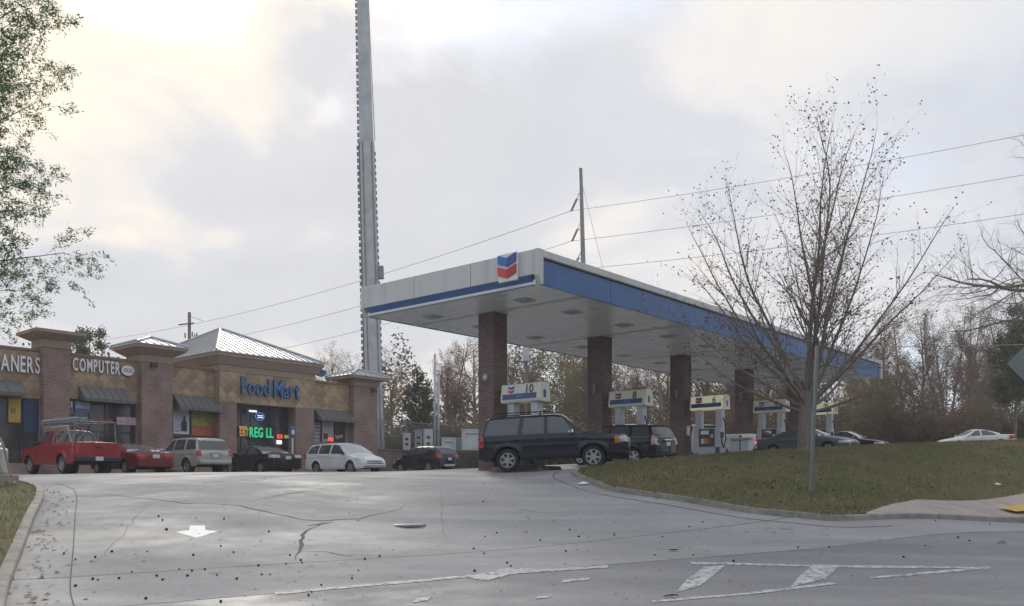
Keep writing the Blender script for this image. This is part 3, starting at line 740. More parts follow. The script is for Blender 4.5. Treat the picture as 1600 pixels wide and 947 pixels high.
for d, lab, s_, dz in [((1558, 766), 'white crumpled paper on the grass bank', .13, .13), ((912, 758), 'flattened white wrapper lying at the foot of the kerb', .22, .02)]:
    p = onground(*d); m = MB(); n = 8
    m.add([(math.cos(a_ * 2 * math.pi / n) * s_ * random.uniform(.7, 1.2), math.sin(a_ * 2 * math.pi / n) * s_ * .5, random.uniform(0, .05)) for a_ in range(n)] + [(0, 0, .10)], [(a_, (a_ + 1) % n, n) for a_ in range(n)])
    tag(m.build('paper_scrap', 'paper', loc=(p.x, p.y, p.z + dz)), lab, 'paper scrap')
# leaf litter in the left gutter (uncountable)
m = MB()
for k in range(170):
    t_ = random.random() ** .8 * 40; i0 = min(len(L_C) - 2, int(t_)); p = L_C[i0].lerp(L_C[i0 + 1], t_ - i0)
    q = p + Vector((random.gauss(.25, .2) + .1, random.gauss(-.1, .1))); s_ = random.uniform(.02, .05); a_ = random.uniform(0, 6.3)
    z0 = hf(q.x, q.y) + .012
    m.add([(q.x + math.cos(a_ + b_) * s_, q.y + math.sin(a_ + b_) * s_, z0 + random.uniform(0, .025)) for b_ in (0, 1.6, 3.1, 4.6)], [(0, 1, 2, 3)])
for k in range(900):
    X_ = random.uniform(-9, 9); Y_ = random.uniform(11, 28); s_ = random.uniform(.006, .03) * random.uniform(.5, 1.3); a_ = random.uniform(0, 6.3)
    if not (-7.2 - (Y_ - 12) * .48 < X_ < 9): continue
    z0 = hf(X_, Y_) + .012
    m.add([(X_ + math.cos(a_ + b_) * s_ * random.uniform(.5, 1.3), Y_ + math.sin(a_ + b_) * s_ * random.uniform(.5, 1.3), z0 + random.uniform(0, .012)) for b_ in (0, 1.3, 2.7, 4.1, 5.2)], [(0, 1, 2, 3, 4)])
tag(m.build('leaf_litter', 'litter'), 'brown leaf scraps and grit strewn along the gutter and driveway', 'leaf litter', kind='stuff')

# ================================================================== the shops
BZ = .74                                                     # wall base, relative to eye level
def bs(px, prot=0.0):
    """position along the shop front of a photo column (prot metres in front of the wall)"""
    m_ = (px - 800) / F; b0 = BLD - v * prot
    return (b0.y * m_ - b0.x) / (u.x - u.y * m_)
def bz(px, py, prot=0.0):
    p = BLD - v * prot + u * bs(px, prot); return (HOR - py) / F * p.y - BZ
shop = empty('strip_mall', (BLD.x, BLD.y, BZ), RZ_U, 'tan stone and red brick strip of shops with metal hip roofs', 'building')
PAR = 5.75                                                   # parapet height above the wall base
S0, S1 = -25.0, bs(590)
def clip_rect(poly, x0, x1, z0, z1):
    def cl(P, f, inter):
        out = []
        for a, b in zip(P, P[1:] + P[:1]):
            fa, fb = f(a), f(b)
            if fa: out.append(a)
            if fa != fb: out.append(inter(a, b))
        return out
    def ix(c): return lambda a, b: (c, a[1] + (b[1] - a[1]) * (c - a[0]) / (b[0] - a[0]))
    def iz(c): return lambda a, b: (a[0] + (b[0] - a[0]) * (c - a[1]) / (b[1] - a[1]), c)
    P = cl(poly, lambda p: p[0] >= x0, ix(x0)); P = cl(P, lambda p: p[0] <= x1, ix(x1)) if P else P
    P = cl(P, lambda p: p[1] >= z0, iz(z0)) if P else P; P = cl(P, lambda p: p[1] <= z1, iz(z1)) if P else P
    return P
TW, TH = .60, .62
full = MB().prism([(-TW / 2 + .007, 0), (0, -TH / 2 + .007), (TW / 2 - .007, 0), (0, TH / 2 - .007)], 1, -.014, .03).mesh('stone_tile', 'tile')
def tiles(parent, x0, x1, z0, z1, y):
    i0, i1 = math.floor(x0 / TW) - 1, math.ceil(x1 / TW) + 1; j0, j1 = math.floor(z0 / TH) - 1, math.ceil(z1 / TH) + 1
    for i in range(i0, i1 + 1):
        for j in range(2 * j0, 2 * j1 + 1):
            cx = i * TW + (TW / 2 if j % 2 else 0); cz = j * TH / 2
            if cx + TW / 2 <= x0 or cx - TW / 2 >= x1 or cz + TH / 2 <= z0 or cz - TH / 2 >= z1: continue
            if cx - TW / 2 >= x0 and cx + TW / 2 <= x1 and cz - TH / 2 >= z0 and cz + TH / 2 <= z1: o = bpy.data.objects.new('stone_tile', full)
            else:
                P = clip_rect([(cx - TW / 2 + .007, cz), (cx, cz - TH / 2 + .007), (cx + TW / 2 - .007, cz), (cx, cz + TH / 2 - .007)], x0, x1, z0, z1)
                if len(P) < 3: continue
                ar = abs(sum(a[0] * b[1] - b[0] * a[1] for a, b in zip(P, P[1:] + P[:1]))) / 2
                if ar < .012: continue
                o = bpy.data.objects.new('stone_tile', MB().prism([(a - cx, b - cz) for a, b in P], 1, -.014, .03).mesh('stone_tile', 'tile'))
            o.location = (cx, y + random.uniform(-.004, .004), cz); link(o, parent)
def window(x0, x1, z0, z1, y, cols, rows=(), depth=.12, wname='window', parent=None, sill=True):
    """recessed storefront: frame bars, one pane per opening"""
    w = MB(); t_ = .055
    xs = cols; zs = [z0] + list(rows) + [z1]
    w.box(x0, x1, y, y + .07, z1 - t_, z1).box(x0, x1, y, y + .07, z0, z0 + t_)
    for c in xs: w.box(c - t_ / 2, c + t_ / 2, y, y + .07, z0 + t_, z1 - t_)
    for r_ in rows:
        for a, b in zip(xs[:-1], xs[1:]): w.box(a + t_ / 2, b - t_ / 2, y, y + .07, r_ - t_ / 2, r_ + t_ / 2)
    f = w.build(wname, 'frame', parent or shop)
    for a, b in zip(xs[:-1], xs[1:]):
        for c, d in zip(zs[:-1], zs[1:]):
            box('pane', 'store_glass', f, a + t_ / 2, b - t_ / 2, y + .03, y + .045, c + t_ / 2, d - t_ / 2)
    return f
def awning(x0, x1, zb, zt, y, proj=.75, n=7):
    """sloped metal awning: a bracket frame carrying separate seamed panels"""
    fr = MB(); fr.prism([(y, zb + .02), (y - proj, zb + .02), (y - proj, zb + .14), (y, zt - .02)], 0, x0, x0 + .03).prism([(y, zb + .02), (y - proj, zb + .02), (y - proj, zb + .14), (y, zt - .02)], 0, x1 - .03, x1)
    fr.box(x0 + .03, x1 - .03, y - proj + .01, y - proj + .05, zb, zb + .05)
    a = fr.build('awning', 'awning', shop)
    w = (x1 - x0) / n
    pr = [(y, zt), (y - proj - .02, zb + .16), (y - proj - .02, zb), (y - proj + .005, zb), (y - proj + .005, zb + .145), (y, zt - .03)]
    pm = MB().prism(pr, 0, .01, w - .01).prism([(y, zt + .03), (y - proj - .045, zb + .175), (y - proj - .045, zb - .004), (y - proj - .021, zb - .004), (y - proj - .021, zb + .161), (y, zt + .001)], 0, -.012, .009).mesh('panel', 'awning')
    for i in range(n):
        o = bpy.data.objects.new('panel', pm); o.location = (x0 + i * w, 0, 0); link(o, a)
    return a
# bays -------------------------------------------------------------
x_p1a, x_p1b = bs(62), bs(103)
x_p2a, x_p2b = bs(222, .5), bs(270, .5)
x_t0, x_t1 = bs(343, .55), bs(491, .55)
x_p3a, x_p3b = bs(553, .5), bs(590, .5)
def bay(x0, x1, zband, wx0, wx1, wz0, y=0.0, base_mat='stucco'):
    """one bay: wall shell round an opening, faced with diamond set stone tiles above"""
    m = MB()
    m.box(x0, x1, y, y + .3, zband, PAR - .10)
    if wx0 > x0: m.box(x0, wx0, y, y + .3, 0, zband)
    if wx1 < x1: m.box(wx1, x1, y, y + .3, 0, zband)
    m.box(wx0, wx1, y, y + .3, -.3, wz0)
    w = m.build('wall', 'stucco', shop)
    tiles(w, x0, x1, zband, PAR - .10, y)
    box('coping', 'stucco_dark', shop, x0, x1, y - .07, y + .35, PAR - .10, PAR + .04, b=.015)
    return w
# bay of the cleaners
zA = bz(40, 622); bay(S0, x_p1a, zA, S0 + .5, x_p1a - .02, .35)
xa = [S0 + .5, -22.6, -20.9, bs(34), x_p1a - .02]
window(S0 + .5, x_p1a - .02, .35, zA, .12, xa, rows=(zA - .0,)[:0])
awning(-24.5, bs(42, .7), bz(10, 617, .7), bz(20, 594), 0)
# bay of the computer shop
zB = bz(140, 625); bay(x_p1b, x_p2a, zB, x_p1b + .03, x_p2a - .05, .5)
window(x_p1b + .03, x_p2a - .05, .5, zB, .12, [x_p1b + .03, bs(116), bs(141), bs(166), bs(178), x_p2a - .05], rows=(zB - 1.55,))
awning(bs(122), bs(200), bz(160, 628, .75), bz(150, 604), 0)
# bay with the posters
zC = bz(300, 640); bay(x_p2b, x_t0, zC, bs(270), bs(336), bz(300, 686))
window(bs(270), bs(336), bz(300, 684), zC, .12, [bs(270), bs(298), bs(336)])
awning(bs(270), bs(338), bz(300, 641, .75), bz(300, 618), 0)
# bay right of the entrance
zD = bz(515, 656); bay(x_t1, x_p3a, zD, bs(488), bs(540), bz(515, 691))
window(bs(488), bs(540), bz(515, 691), zD, .12, [bs(488), bs(500), bs(522), bs(540)])
awning(bs(490), bs(546), bz(515, 658, .75), bz(515, 640), 0, n=6)
# closing walls and roof deck of the block
m = MB(); m.box(S0, S1 - .2, 13.6, 13.9, -.3, PAR - .3).box(S1 - .5, S1 - .2, .3, 13.6, -.3, PAR).box(S0, S0 + .3, .3, 13.6, -.3, PAR); m.build('rear_wall', 'stucco_dark', shop)
box('roof_deck', 'stucco_dark', shop, S0 + .3, S1 - .5, .3, 13.6, PAR - .75, PAR - .6)
box('walkway', 'walk', shop, S0, S1 + .3, -2.3, .12, -.35, .10)
# piers ------------------------------------------------------------
def pier(x0, x1, zbrick, capo, zcap, roof, depth=1.4, prot=.5):
    p = MB().box(x0, x1, -prot, depth - prot, -.35, zbrick).build('pier', 'brick', shop)
    cx, cy = (x0 + x1) / 2, depth / 2 - prot; hx, hy = (x1 - x0) / 2, depth / 2
    m = MB()
    def ring(z, o): return [(cx - hx - o, cy - hy - o, z), (cx + hx + o, cy - hy - o, z), (cx + hx + o, cy + hy + o, z), (cx - hx - o, cy + hy + o, z)]
    zs = [(zbrick, .04), (zbrick + .36, .04), (zbrick + .38, .10), (zcap - .16, capo - .05), (zcap - .15, capo), (zcap, capo)]
    vs = []; fs = []
    for z, o_ in zs: vs += ring(z, o_)
    for k in range(len(zs) - 1):
        for i in range(4): fs.append((4 * k + i, 4 * k + (i + 1) % 4, 4 * k + 4 + (i + 1) % 4, 4 * k + 4 + i))
    fs += [(0, 1, 2, 3), (len(vs) - 4, len(vs) - 3, len(vs) - 2, len(vs) - 1)]
    m.add(vs, fs); m.fix = True; m.build('cap', 'stucco', p)
    if roof: hip_roof(p, cx, cy, hx + capo, hy + capo, zcap, roof, .42, 'roof')
    return p
def hip_roof(parent, cx, cy, hx, hy, z0, z1, sp, name):
    """pyramid roof of sheet metal with raised seams on each slope"""
    o_ = .05; m = MB(); A = [(cx - hx - o_, cy - hy - o_), (cx + hx + o_, cy - hy - o_), (cx + hx + o_, cy + hy + o_), (cx - hx - o_, cy + hy + o_)]
    vs = [(a, b, z0) for a, b in A] + [(a, b, z0 + .06) for a, b in A] + [(cx, cy, z1)]
    m.add(vs, [(0, 3, 2, 1)] + [(i, (i + 1) % 4, 4 + (i + 1) % 4, 4 + i) for i in range(4)] + [(4 + i, 4 + (i + 1) % 4, 8) for i in range(4)]); m.fix = True
    top = m.build(name, 'metal_roof', parent)
    lvl3 = parent is shop
    hold = top if lvl3 else None
    ap = Vector((cx, cy, z1)); cors = [Vector((a, b, z0 + .06)) for a, b in A]
    ribs = []
    for i in range(4):
        a, b = cors[i], cors[(i + 1) % 4]; L = (b - a).length; mid = (a + b) / 2; up = ap - mid; n = (b - a).normalized()
        nrm = (b - a).cross(up).normalized()
        k = int(L / 2 / sp)
        for j in range(-k, k + 1):
            d = j * sp; f = 1 - abs(d) / (L / 2)
            if f < .04: continue
            p0 = mid + n * d; p1 = p0 + up * f; q = n * .02; h = nrm * .032
            ribs.append(([p0 - q, p0 + q, p1 + q, p1 - q, p0 - q + h, p0 + q + h, p1 + q + h, p1 - q + h], i))
    F8 = [(0, 1, 2, 3), (4, 7, 6, 5), (0, 4, 5, 1), (1, 5, 6, 2), (2, 6, 7, 3), (3, 7, 4, 0)]
    if lvl3:
        for vs_, i in ribs: mm = MB().add(vs_, F8); mm.fix = True; mm.build('seam', 'seam', top)
    else:
        mm = MB()
        for vs_, i in ribs: mm.add(vs_, F8)
        mm.fix = True; mm.build('roof_seams', 'seam', parent)
    for i in range(4):
        mm = MB().tube(cors[i] + Vector((0, 0, .03)), ap + Vector((0, 0, .03)), .075, .075, 6); mm.build('hip_cap', 'metal_roof', top if lvl3 else parent)
pier(x_p1a, x_p1b, bz(83, 545), .55, bz(75, 519), None, 1.3, .45)
pier(x_p2a, x_p2b, bz(245, 567, .5), .55, bz(235, 541, .5), bz(235, 526), 1.6, .5)
pier(x_p3a, x_p3b, bz(570, 603, .5), .55, bz(555, 588, .5), bz(557, 576), 1.6, .5)
# entrance tower ----------------------------------------------------
TY = -.55; TD = 10.4
zT = bz(400, 632, .55); zTt = bz(345, 579, .55)
tw = MB()
ex0, ex1 = bs(370, .55), bs(462, .55)
tw.box(x_t0, x_t1, TY, TY + .35, zT, zTt).box(x_t0, x_t0 + .3, TY + .35, TY + TD, PAR - .65, zTt).box(x_t1 - .3, x_t1, TY + .35, TY + TD, PAR - .65, zTt).box(x_t0 + .3, x_t1 - .3, TY + TD - .3, TY + TD, PAR - .65, zTt).box(x_t0, x_t0 + .3, TY + .35, .31, zT, PAR - .65).box(x_t1 - .3, x_t1, TY + .35, .31, zT, PAR - .65)
tower = tw.build('entrance_tower', 'stucco', shop)
tiles(tower, x_t0, x_t1, zT, zTt, TY)
o_ = .42; m = MB(); vs = []; fs = []
for z, o in [(zTt, .05), (zTt + .34, .05), (zTt + .36, .12), (zTt + .78, o_ - .05), (zTt + .79, o_), (zTt + .98, o_)]:
    vs += [(x_t0 - o, TY - o, z), (x_t1 + o, TY - o, z), (x_t1 + o, TY + TD + o, z), (x_t0 - o, TY + TD + o, z)]
for k in range(5):
    for i in range(4): fs.append((4 * k + i, 4 * k + (i + 1) % 4, 4 * k + 4 + (i + 1) % 4, 4 * k + 4 + i))
fs += [(0, 1, 2, 3), (20, 21, 22, 23)]
m.add(vs, fs); m.fix = True; m.build('cornice', 'stucco', shop)
hip_roof(shop, (x_t0 + x_t1) / 2, TY + TD / 2, (x_t1 - x_t0) / 2 + o_, TD / 2 + o_, zTt + .98, zTt + .98 + 2.35, .42, 'hip_roof')
MB().box(x_t0, ex0, TY + .004, TY + .8, -.3, zT).build('pilaster', 'brick', shop)
MB().box(ex1, x_t1, TY + .004, TY + .8, -.3, zT).build('pilaster', 'brick', shop)
DY = TY + .75
window(ex0, ex1, .05, zT, DY, [ex0, bs(380), bs(395), bs(425), bs(441), ex1], rows=(zT - 1.3,), wname='entrance')
box('door_handle', 'chrome', shop, bs(426), bs(426) + .04, DY - .08, DY - .03, .9, 1.5)
box('soffit', 'stucco_dark', shop, ex0, ex1, TY + .36, DY + .3, zT + .002, zT + .1)
# light boxes and cameras on the piers
for xx, zz_ in ((x_p2a + .55, bz(245, 571, .5)), (x_p3b - .45, bz(583, 610, .5))):
    fl = MB().box(xx - .16, xx + .16, -.80, -.62, zz_ - .15, zz_ + .10).box(xx - .03, xx + .03, -.62, -.499, zz_ - .03, zz_ + .03).build('flood_light', 'frame', shop)
# dish on the parapet
dish = empty('satellite_dish', tuple(shop.matrix_basis @ Vector((bs(497) + .1, .15, PAR + .04))), RZ_U - R(10), 'small blue satellite dish on a bent pipe above the parapet', 'satellite dish')
d = MB().lathe([(.02, .09), (.16, .07), (.30, .0), (.36, -.08), (.355, -.1), (.29, -.02), (.15, .05), (.02, .07)], 20, axis=1); dd = d.build('reflector', 'sign_blue', dish, True, loc=(0.05, -.25, .42)); dd.rotation_euler = (R(-30), 0, R(-25)); dd.scale = (1, 1, .8)
MB().path([(0, 0, 0), (-.22, 0, .3), (-.18, -.05, .62), (0.02, -.2, .45)], .03).build('mast', 'galv', dish)

# shop signs: separate channel letters ------------------------------
def sign(name, label, x, z, prot=0.0): return empty(name, tuple(shop.matrix_basis @ Vector((x, -prot, z))), RZ_U, label, 'shop sign')
def fit(txt, parent, w, h, y, mat, side, off=.02, dep=.09, gap=.06, dz=0.0, space=.4):
    """letters h high spread over w metres, with darker returns behind"""
    size = h / .70
    tot = 0
    for ch in txt:
        if ch == ' ': tot += size * space; continue
        me, a, b = glyph_mesh(ch, size, .012, mat, off); tot += b - a
    xs = (w - gap * (len(txt.replace(' ', '')) - 1)) / tot
    letters(txt, parent, 0, y - dep, dz, size, .012, mat, gap, off, xs, space)
    letters(txt, parent, 0, y - dep / 2 + .006, dz, size, dep / 2 - .01, side, gap, off, xs, space, 'letter_return')
xs0 = bs(-22); sg = sign('shop_sign', 'white block letters ANERS of the cleaners on tan stone', xs0 + 0, bz(30, 581), .02)
fit('LEANERS', sg, bs(62) - xs0 - .02, bz(30, 556) - bz(30, 581), 0, 'sign_white', 'sign_side')
xs0 = bs(112); sg = sign('shop_sign', 'white block letters COMPUTER with an oval badge on tan stone', xs0, bz(150, 582), .02)
fit('COMPUTER', sg, bs(186) - xs0, bz(150, 564) - bz(150, 583), 0, 'sign_white', 'sign_side')
ow = bs(207) - bs(187); ov = MB(); nn = 28
ov.prism([(ow / 2 * math.cos(a * 2 * math.pi / nn), .27 * math.sin(a * 2 * math.pi / nn)) for a in range(nn)], 1, -.12, 0); ovb = ov.build('oval_badge', 'sign_white', sg, loc=(bs(187) - xs0 + ow / 2 + .03, 0, .24))
ov = MB(); ov.prism([((ow / 2 + .03) * math.cos(a * 2 * math.pi / nn), .30 * math.sin(a * 2 * math.pi / nn)) for a in range(nn)], 1, -.08, -.0); ov.build('badge_rim', 'sign_side', ovb)
word('ONCALL', ovb, -ow / 2 + .10, -.125, -.09, .30, 'awning', 'lettering', .004, (ow - .2) / 1.1)
xs0 = bs(376, .6); sg = sign('shop_sign', 'blue letters Food Mart above the store entrance', xs0, bz(420, 618, .6) - .05, .55 + .02)
fit('Food Mart', sg, bs(467, .6) - xs0, .98, 0, 'sign_blue', 'sign_blue_side', .014, .16, .06, 0, .26)
# window posters, lit signs -----------------------------------------
def panel(name, label, cat, px0, px1, py0, py1, mat, prot, th=.02, parts=()):
    xm = (px0 + px1) / 2; x0, x1 = bs(px0, prot), bs(px1, prot); z0, z1 = bz(xm, py1, prot), bz(xm, py0, prot)
    e = empty(name, tuple(shop.matrix_basis @ Vector((x0, -prot, z0))), RZ_U, label, cat)
    w, h = x1 - x0, z1 - z0
    box('sheet', mat, e, 0, w, -th, 0, 0, h)
    for (nm, a, b, c, d, mt, k) in parts: box(nm, mt, e, a * w, b * w, -th - .004 * k, -th - .0005, c * h, d * h)
    return e, w, h
M('poster_yellow', (0.55, 0.38, 0.05), (0.45, 0.3, 0.06), .5, scale=3); M('poster_blue', (0.06, 0.14, 0.36), (0.10, 0.2, 0.42), .4, scale=3)
M('poster_lilac', (0.40, 0.44, 0.56), (0.5, 0.53, 0.62), .4, scale=4); M('poster_red', (0.42, 0.07, 0.04), (0.5, 0.16, 0.05), .4, scale=3)
M('poster_olive', (0.36, 0.32, 0.06), (0.2, 0.22, 0.06), .5, scale=5, lo=.4, hi=.6); M('poster_dark', (0.04, 0.04, 0.045), rough=.5); M('poster_grey', (0.45, 0.46, 0.46), (0.36, 0.38, 0.38), .5, scale=5)
M('skin_tone', (0.36, 0.2, 0.14), (0.2, 0.1, 0.07), .6, scale=6); M('poster_pink', (0.5, 0.30, 0.36), (0.62, 0.55, 0.58), .5, scale=9, lo=.45, hi=.55); M('poster_navy', (0.03, 0.06, 0.13), rough=.15)
panel('window_poster', 'yellow poster in the dark window under the cleaners letters', 'poster', 13, 32, 622, 660, 'poster_yellow', -.10, parts=[('dark_figure', .15, .6, .35, .6, 'poster_olive', 1)])
panel('window_film', 'dark navy film on the shop window beside the brick pier', 'window film', 36, 62, 625, 676, 'poster_navy', -.10)
panel('window_poster', 'white and blue poster with a face at the first computer shop pane', 'poster', 104, 113, 627, 645, 'sign_white', -.10, parts=[('face', .35, .75, .55, .9, 'skin_tone', 2), ('shirt', .2, .95, .02, .5, 'poster_blue', 1)])
panel('window_poster', 'lilac poster with a blue foot band at the second computer shop pane', 'poster', 117, 140, 628, 645, 'poster_lilac', -.10, parts=[('blue_band', 0, 1, 0, .38, 'poster_blue', 1), ('mark', .03, .12, .7, .95, 'poster_dark', 1)])
panel('window_poster', 'long white lettered banner low in the computer shop door glass', 'poster', 182, 212, 652, 664, 'poster_pink', -.10)
e, w, h = panel('window_poster', 'white framed poster of a dark bottle left of the yellow poster', 'poster', 271, 295, 640, 678, 'sign_white', -.10, parts=[('picture', .06, .94, .06, .94, 'poster_lilac', 1), ('pink_block', .06, .4, .08, .25, 'poster_pink', 2)])
MB().prism([(.48 * w, .12 * h), (.86 * w, .12 * h), (.86 * w, .45 * h), (.74 * w, .6 * h), (.74 * w, .76 * h), (.62 * w, .76 * h), (.62 * w, .6 * h), (.48 * w, .45 * h)], 1, -.034, -.0275).build('bottle', 'poster_dark', e)
e, w, h = panel('window_poster', 'yellow and red Killer poster in the window beside the entrance', 'poster', 299, 334, 643, 681, 'poster_olive', -.10, parts=[('red_foot', 0, 1, 0, .38, 'poster_red', 1)])
word('Killer', e, .08 * w, -.03, .42 * h, .5, 'poster_yellow', xs=.85, offset=.01)
e, w, h = panel('window_sign', 'amber EBT board standing in the entrance glass', 'window sign', 373, 386, 666, 683, 'poster_dark', -.12 + .0, parts=[('amber_top', .02, .98, .86, 1.0, 'neon_amber', 1)])
word('EBT', e, .05 * w, -.03, .12 * h, .72 * h / .72, 'neon_amber', xs=.9 * w / (1.35 * h), offset=.012)
e = empty('lit_sign', tuple(shop.matrix_basis @ Vector((bs(390, -.1), .10, bz(405, 683, -.1)))), RZ_U, 'green lit letters REG LL hanging in the entrance glass', 'lit sign')
hh = bz(405, 668, -.1) - bz(405, 683, -.1); xe = letters('REG', e, 0, 0, 0, hh / .7, .02, 'neon_green', .03, .02, .60, name='lit_letter')
letters('LL', e, bs(416, -.1) - bs(390, -.1), 0, 0, hh / .7, .02, 'neon_green', .03, .02, .62, name='lit_letter')
box('hanger_bar', 'frame', e, -.05, 1.9, .03, .05, hh, hh + .04)
e = empty('lit_sign', tuple(shop.matrix_basis @ Vector((bs(406, -.1), .10, bz(406, 651, -.1)))), RZ_U, 'blue oval lit sign high in the entrance glass', 'lit sign')
for sgn, mt, rx, rz_, yy in ((0, 'poster_navy', .30, .22, .02), (1, 'neon_blue', .30, .22, .0)):
    mm = MB(); n = 26
    if sgn == 0: mm.prism([(rx * math.cos(a * 2 * math.pi / n), rz_ * math.sin(a * 2 * math.pi / n)) for a in range(n)], 1, yy, yy + .02); mm.build('backing', mt, e)
    else: mm.path([(rx * math.cos(a * 2 * math.pi / n), yy, rz_ * math.sin(a * 2 * math.pi / n)) for a in range(n + 1)], .022, 5); mm.build('neon_ring', mt, e)
box('lit_bar', 'neon_white', e, -.16, .22, -.005, .008, .03, .075); box('lit_bar', 'neon_white', e, -.14, .22, -.005, .008, -.075, -.03)
panel('lit_sign', 'small red lit OPEN board beside the green letters', 'lit sign', 433, 441, 679, 685, 'neon_red', -.10, parts=[('dark_letters', .3, .7, .3, .7, 'poster_dark', 1)])
panel('lit_sign', 'small orange and green lit board beside the blue parking sign', 'lit sign', 444, 451, 680, 685, 'neon_amber', -.10, parts=[('green_part', 0, .5, 0, .5, 'neon_green', 1)])
panel('window_sign', 'small bright white notice on the entrance door', 'window sign', 432, 440, 688, 694, 'neon_white', -.10)
panel('ceiling_lamp', 'long white tube lamp seen through the top entrance pane', 'lamp', 389, 401, 641, 644, 'neon_white', -.12)
panel('window_sign', 'white price list board with dark rungs left of the grey poster', 'window sign', 489, 499, 660, 690, 'poster_grey', -.10, parts=[('rung', 0, 1, a, a + .05, 'poster_dark', 1) for a in (.15, .33, .52, .7, .88)])
panel('window_poster', 'pale grey poster with dark square in the right hand shop window', 'poster', 503, 521, 659, 690, 'poster_grey', -.10, parts=[('dark_square', .12, .5, .12, .4, 'poster_dark', 1), ('band', .08, .92, .6, .66, 'poster_lilac', 1)])
e, w, h = panel('window_poster', 'dark poster lettered here in the right hand shop window', 'poster', 523, 539, 661, 690, 'poster_dark', -.10)
wd = word('here', e, .08 * w, -.03, .12 * h, .42, 'sign_white', xs=.75); wd.rotation_euler = (R(90), R(-12), 0)
panel('lit_sign', 'small red lit board at the foot of the grey poster', 'lit sign', 512, 521, 684, 689, 'neon_red', -.06)
# parking sign on a white post before the entrance
pk = empty('parking_sign', tuple(shop.matrix_basis @ Vector((bs(457, 2.0), -2.0, .1))), RZ_U, 'blue parking sign on a white post before the entrance', 'parking sign')
zz_ = bz(457, 669, 2) - .1; MB().box(-.035, .035, -.03, .03, 0, zz_ + .1).build('post', 'sign_white', pk)
box('plate', 'sign_blue', pk, -.17, .17, -.05, -.032, zz_ - .55, zz_ + .1, b=.008); box('symbol', 'sign_white', pk, -.08, .08, -.056, -.0505, zz_ - .35, zz_ - .1); box('lower_band', 'sign_blue_side', pk, -.14, .14, -.056, -.0505, zz_ - .51, zz_ - .42)

# ================================================================== the pump canopy
ZC = 6.5
near = Vector((.78, 28.3, 0))
O_ = COL1 - u * 2.6 + v * 0                                     # centre line at the near end
can = empty('fuel_canopy', (O_.x, O_.y, ZC), RZ_U, 'long flat fuel station canopy with white and blue fascia', 'canopy')
CL, HWD = 4 * SPAN + 5.0, 4.2
box('ceiling', 'ceiling', can, .05, CL - .05, -HWD + .05, HWD - .05, .012, .16)
box('roof_deck', 'canopy_white', can, .10, CL - .10, -HWD + .1, HWD - .1, .17, .85)
# end fascia towards the shops and driveway: tall white panels above a set back blue soffit strip
n = 3; w = 2 * HWD / n
for xe, sg in ((0, -1), (CL, 1)):
    for i in range(n):
        a, b = -HWD + i * w + .012, -HWD + (i + 1) * w - .012
        box('fascia_panel', 'canopy_white', can, min(xe, xe + sg * .10), max(xe, xe + sg * .10), a, b, .30, 1.10, b=.01)
    MB().prism([(xe + sg * .09, .298), (xe - sg * .12, .0), (xe - sg * .16, .0), (xe - sg * .16, .298)], 1, -HWD + .18, HWD - .18).build('blue_strip', 'canopy_blue', can)
# long fascias: blue band under a white cap
for ye, sg in ((-HWD, -1), (HWD, 1)):
    n = 8; w = CL / n
    for i in range(n):
        a, b = i * w + .010, (i + 1) * w - .010
        if i == 0: a += .16
        if i == n - 1: b -= .16
        y0, y1 = sorted((ye, ye + sg * .07)); box('blue_panel', 'canopy_blue', can, a, b, y0, y1, .0, .80)
        y0, y1 = sorted((ye, ye + sg * .16)); box('white_cap', 'canopy_white', can, a, b, y0, y1, .86, 1.10, b=.02)
        y0, y1 = sorted((ye, ye + sg * .03)); box('painted_shadow_line', 'frame', can, a, b, y0, y1, .80, .86)  # dark strip colours in the shadow line below the cap
    # corner returns
    for xe, d in ((-.10, 1), (CL + .10, -1)):
        x0, x1 = sorted((xe, xe + d * .26)); y0, y1 = sorted((ye - sg * .0, ye + sg * .17))
        MB().prism([(x0, 1.105), (x1, 1.105), (x1, .0), ((x0 + x1) / 2, -.01) if d < 0 else (x1 - .08, -.01), (x0, .28) if d > 0 else (x0, 0)], 1, y0, y1).build('corner_return', 'canopy_white', can)
# ceiling beams and recessed lights
for i in range(5):
    xx = 2.6 + SPAN * i
    box('ceiling_trim', 'canopy_white', can, xx - .12, xx + .12, -HWD + .1, -.39, -.02, .014)
    box('ceiling_trim', 'canopy_white', can, xx - .12, xx + .12, .39, HWD - .1, -.02, .014)
for i in range(9):
    for yy in (-2.3, 2.3):
        xx = 1.0 + i * SPAN / 2 + (.7 if i == 0 else 0)
        l = box('ceiling_light', 'cabinet', can, xx - .3, xx + .3, yy - .3, yy + .3, -.03, .013, b=.02)
        box('lens', 'cabinet_grey', l, xx - .2, xx + .2, yy - .2, yy + .2, -.045, -.0302)
def chevron(parent, y, s, name='emblem', d=.03):
    """two folded bars, blue over red, each bent down at the middle"""
    for (mt, mt2, z1, nm) in (('logo_blue', 'logo_deep', .5, 'blue_bar'), ('logo_red', 'logo_dred', 0.02, 'red_bar')):
        hh = .36
        MB().prism([(-.5 * s, (z1 - 0) * s), (0, (z1 - .17) * s), (0, (z1 - .17 - hh) * s), (-.5 * s, (z1 - hh) * s)], 1, y - d, y).build(nm, mt, parent)
        MB().prism([(0, (z1 - .17) * s), (.5 * s, z1 * s), (.5 * s, (z1 - hh) * s), (0, (z1 - .17 - hh) * s)], 1, y - d, y).build(nm, mt2 if nm == 'blue_bar' else mt2, parent)
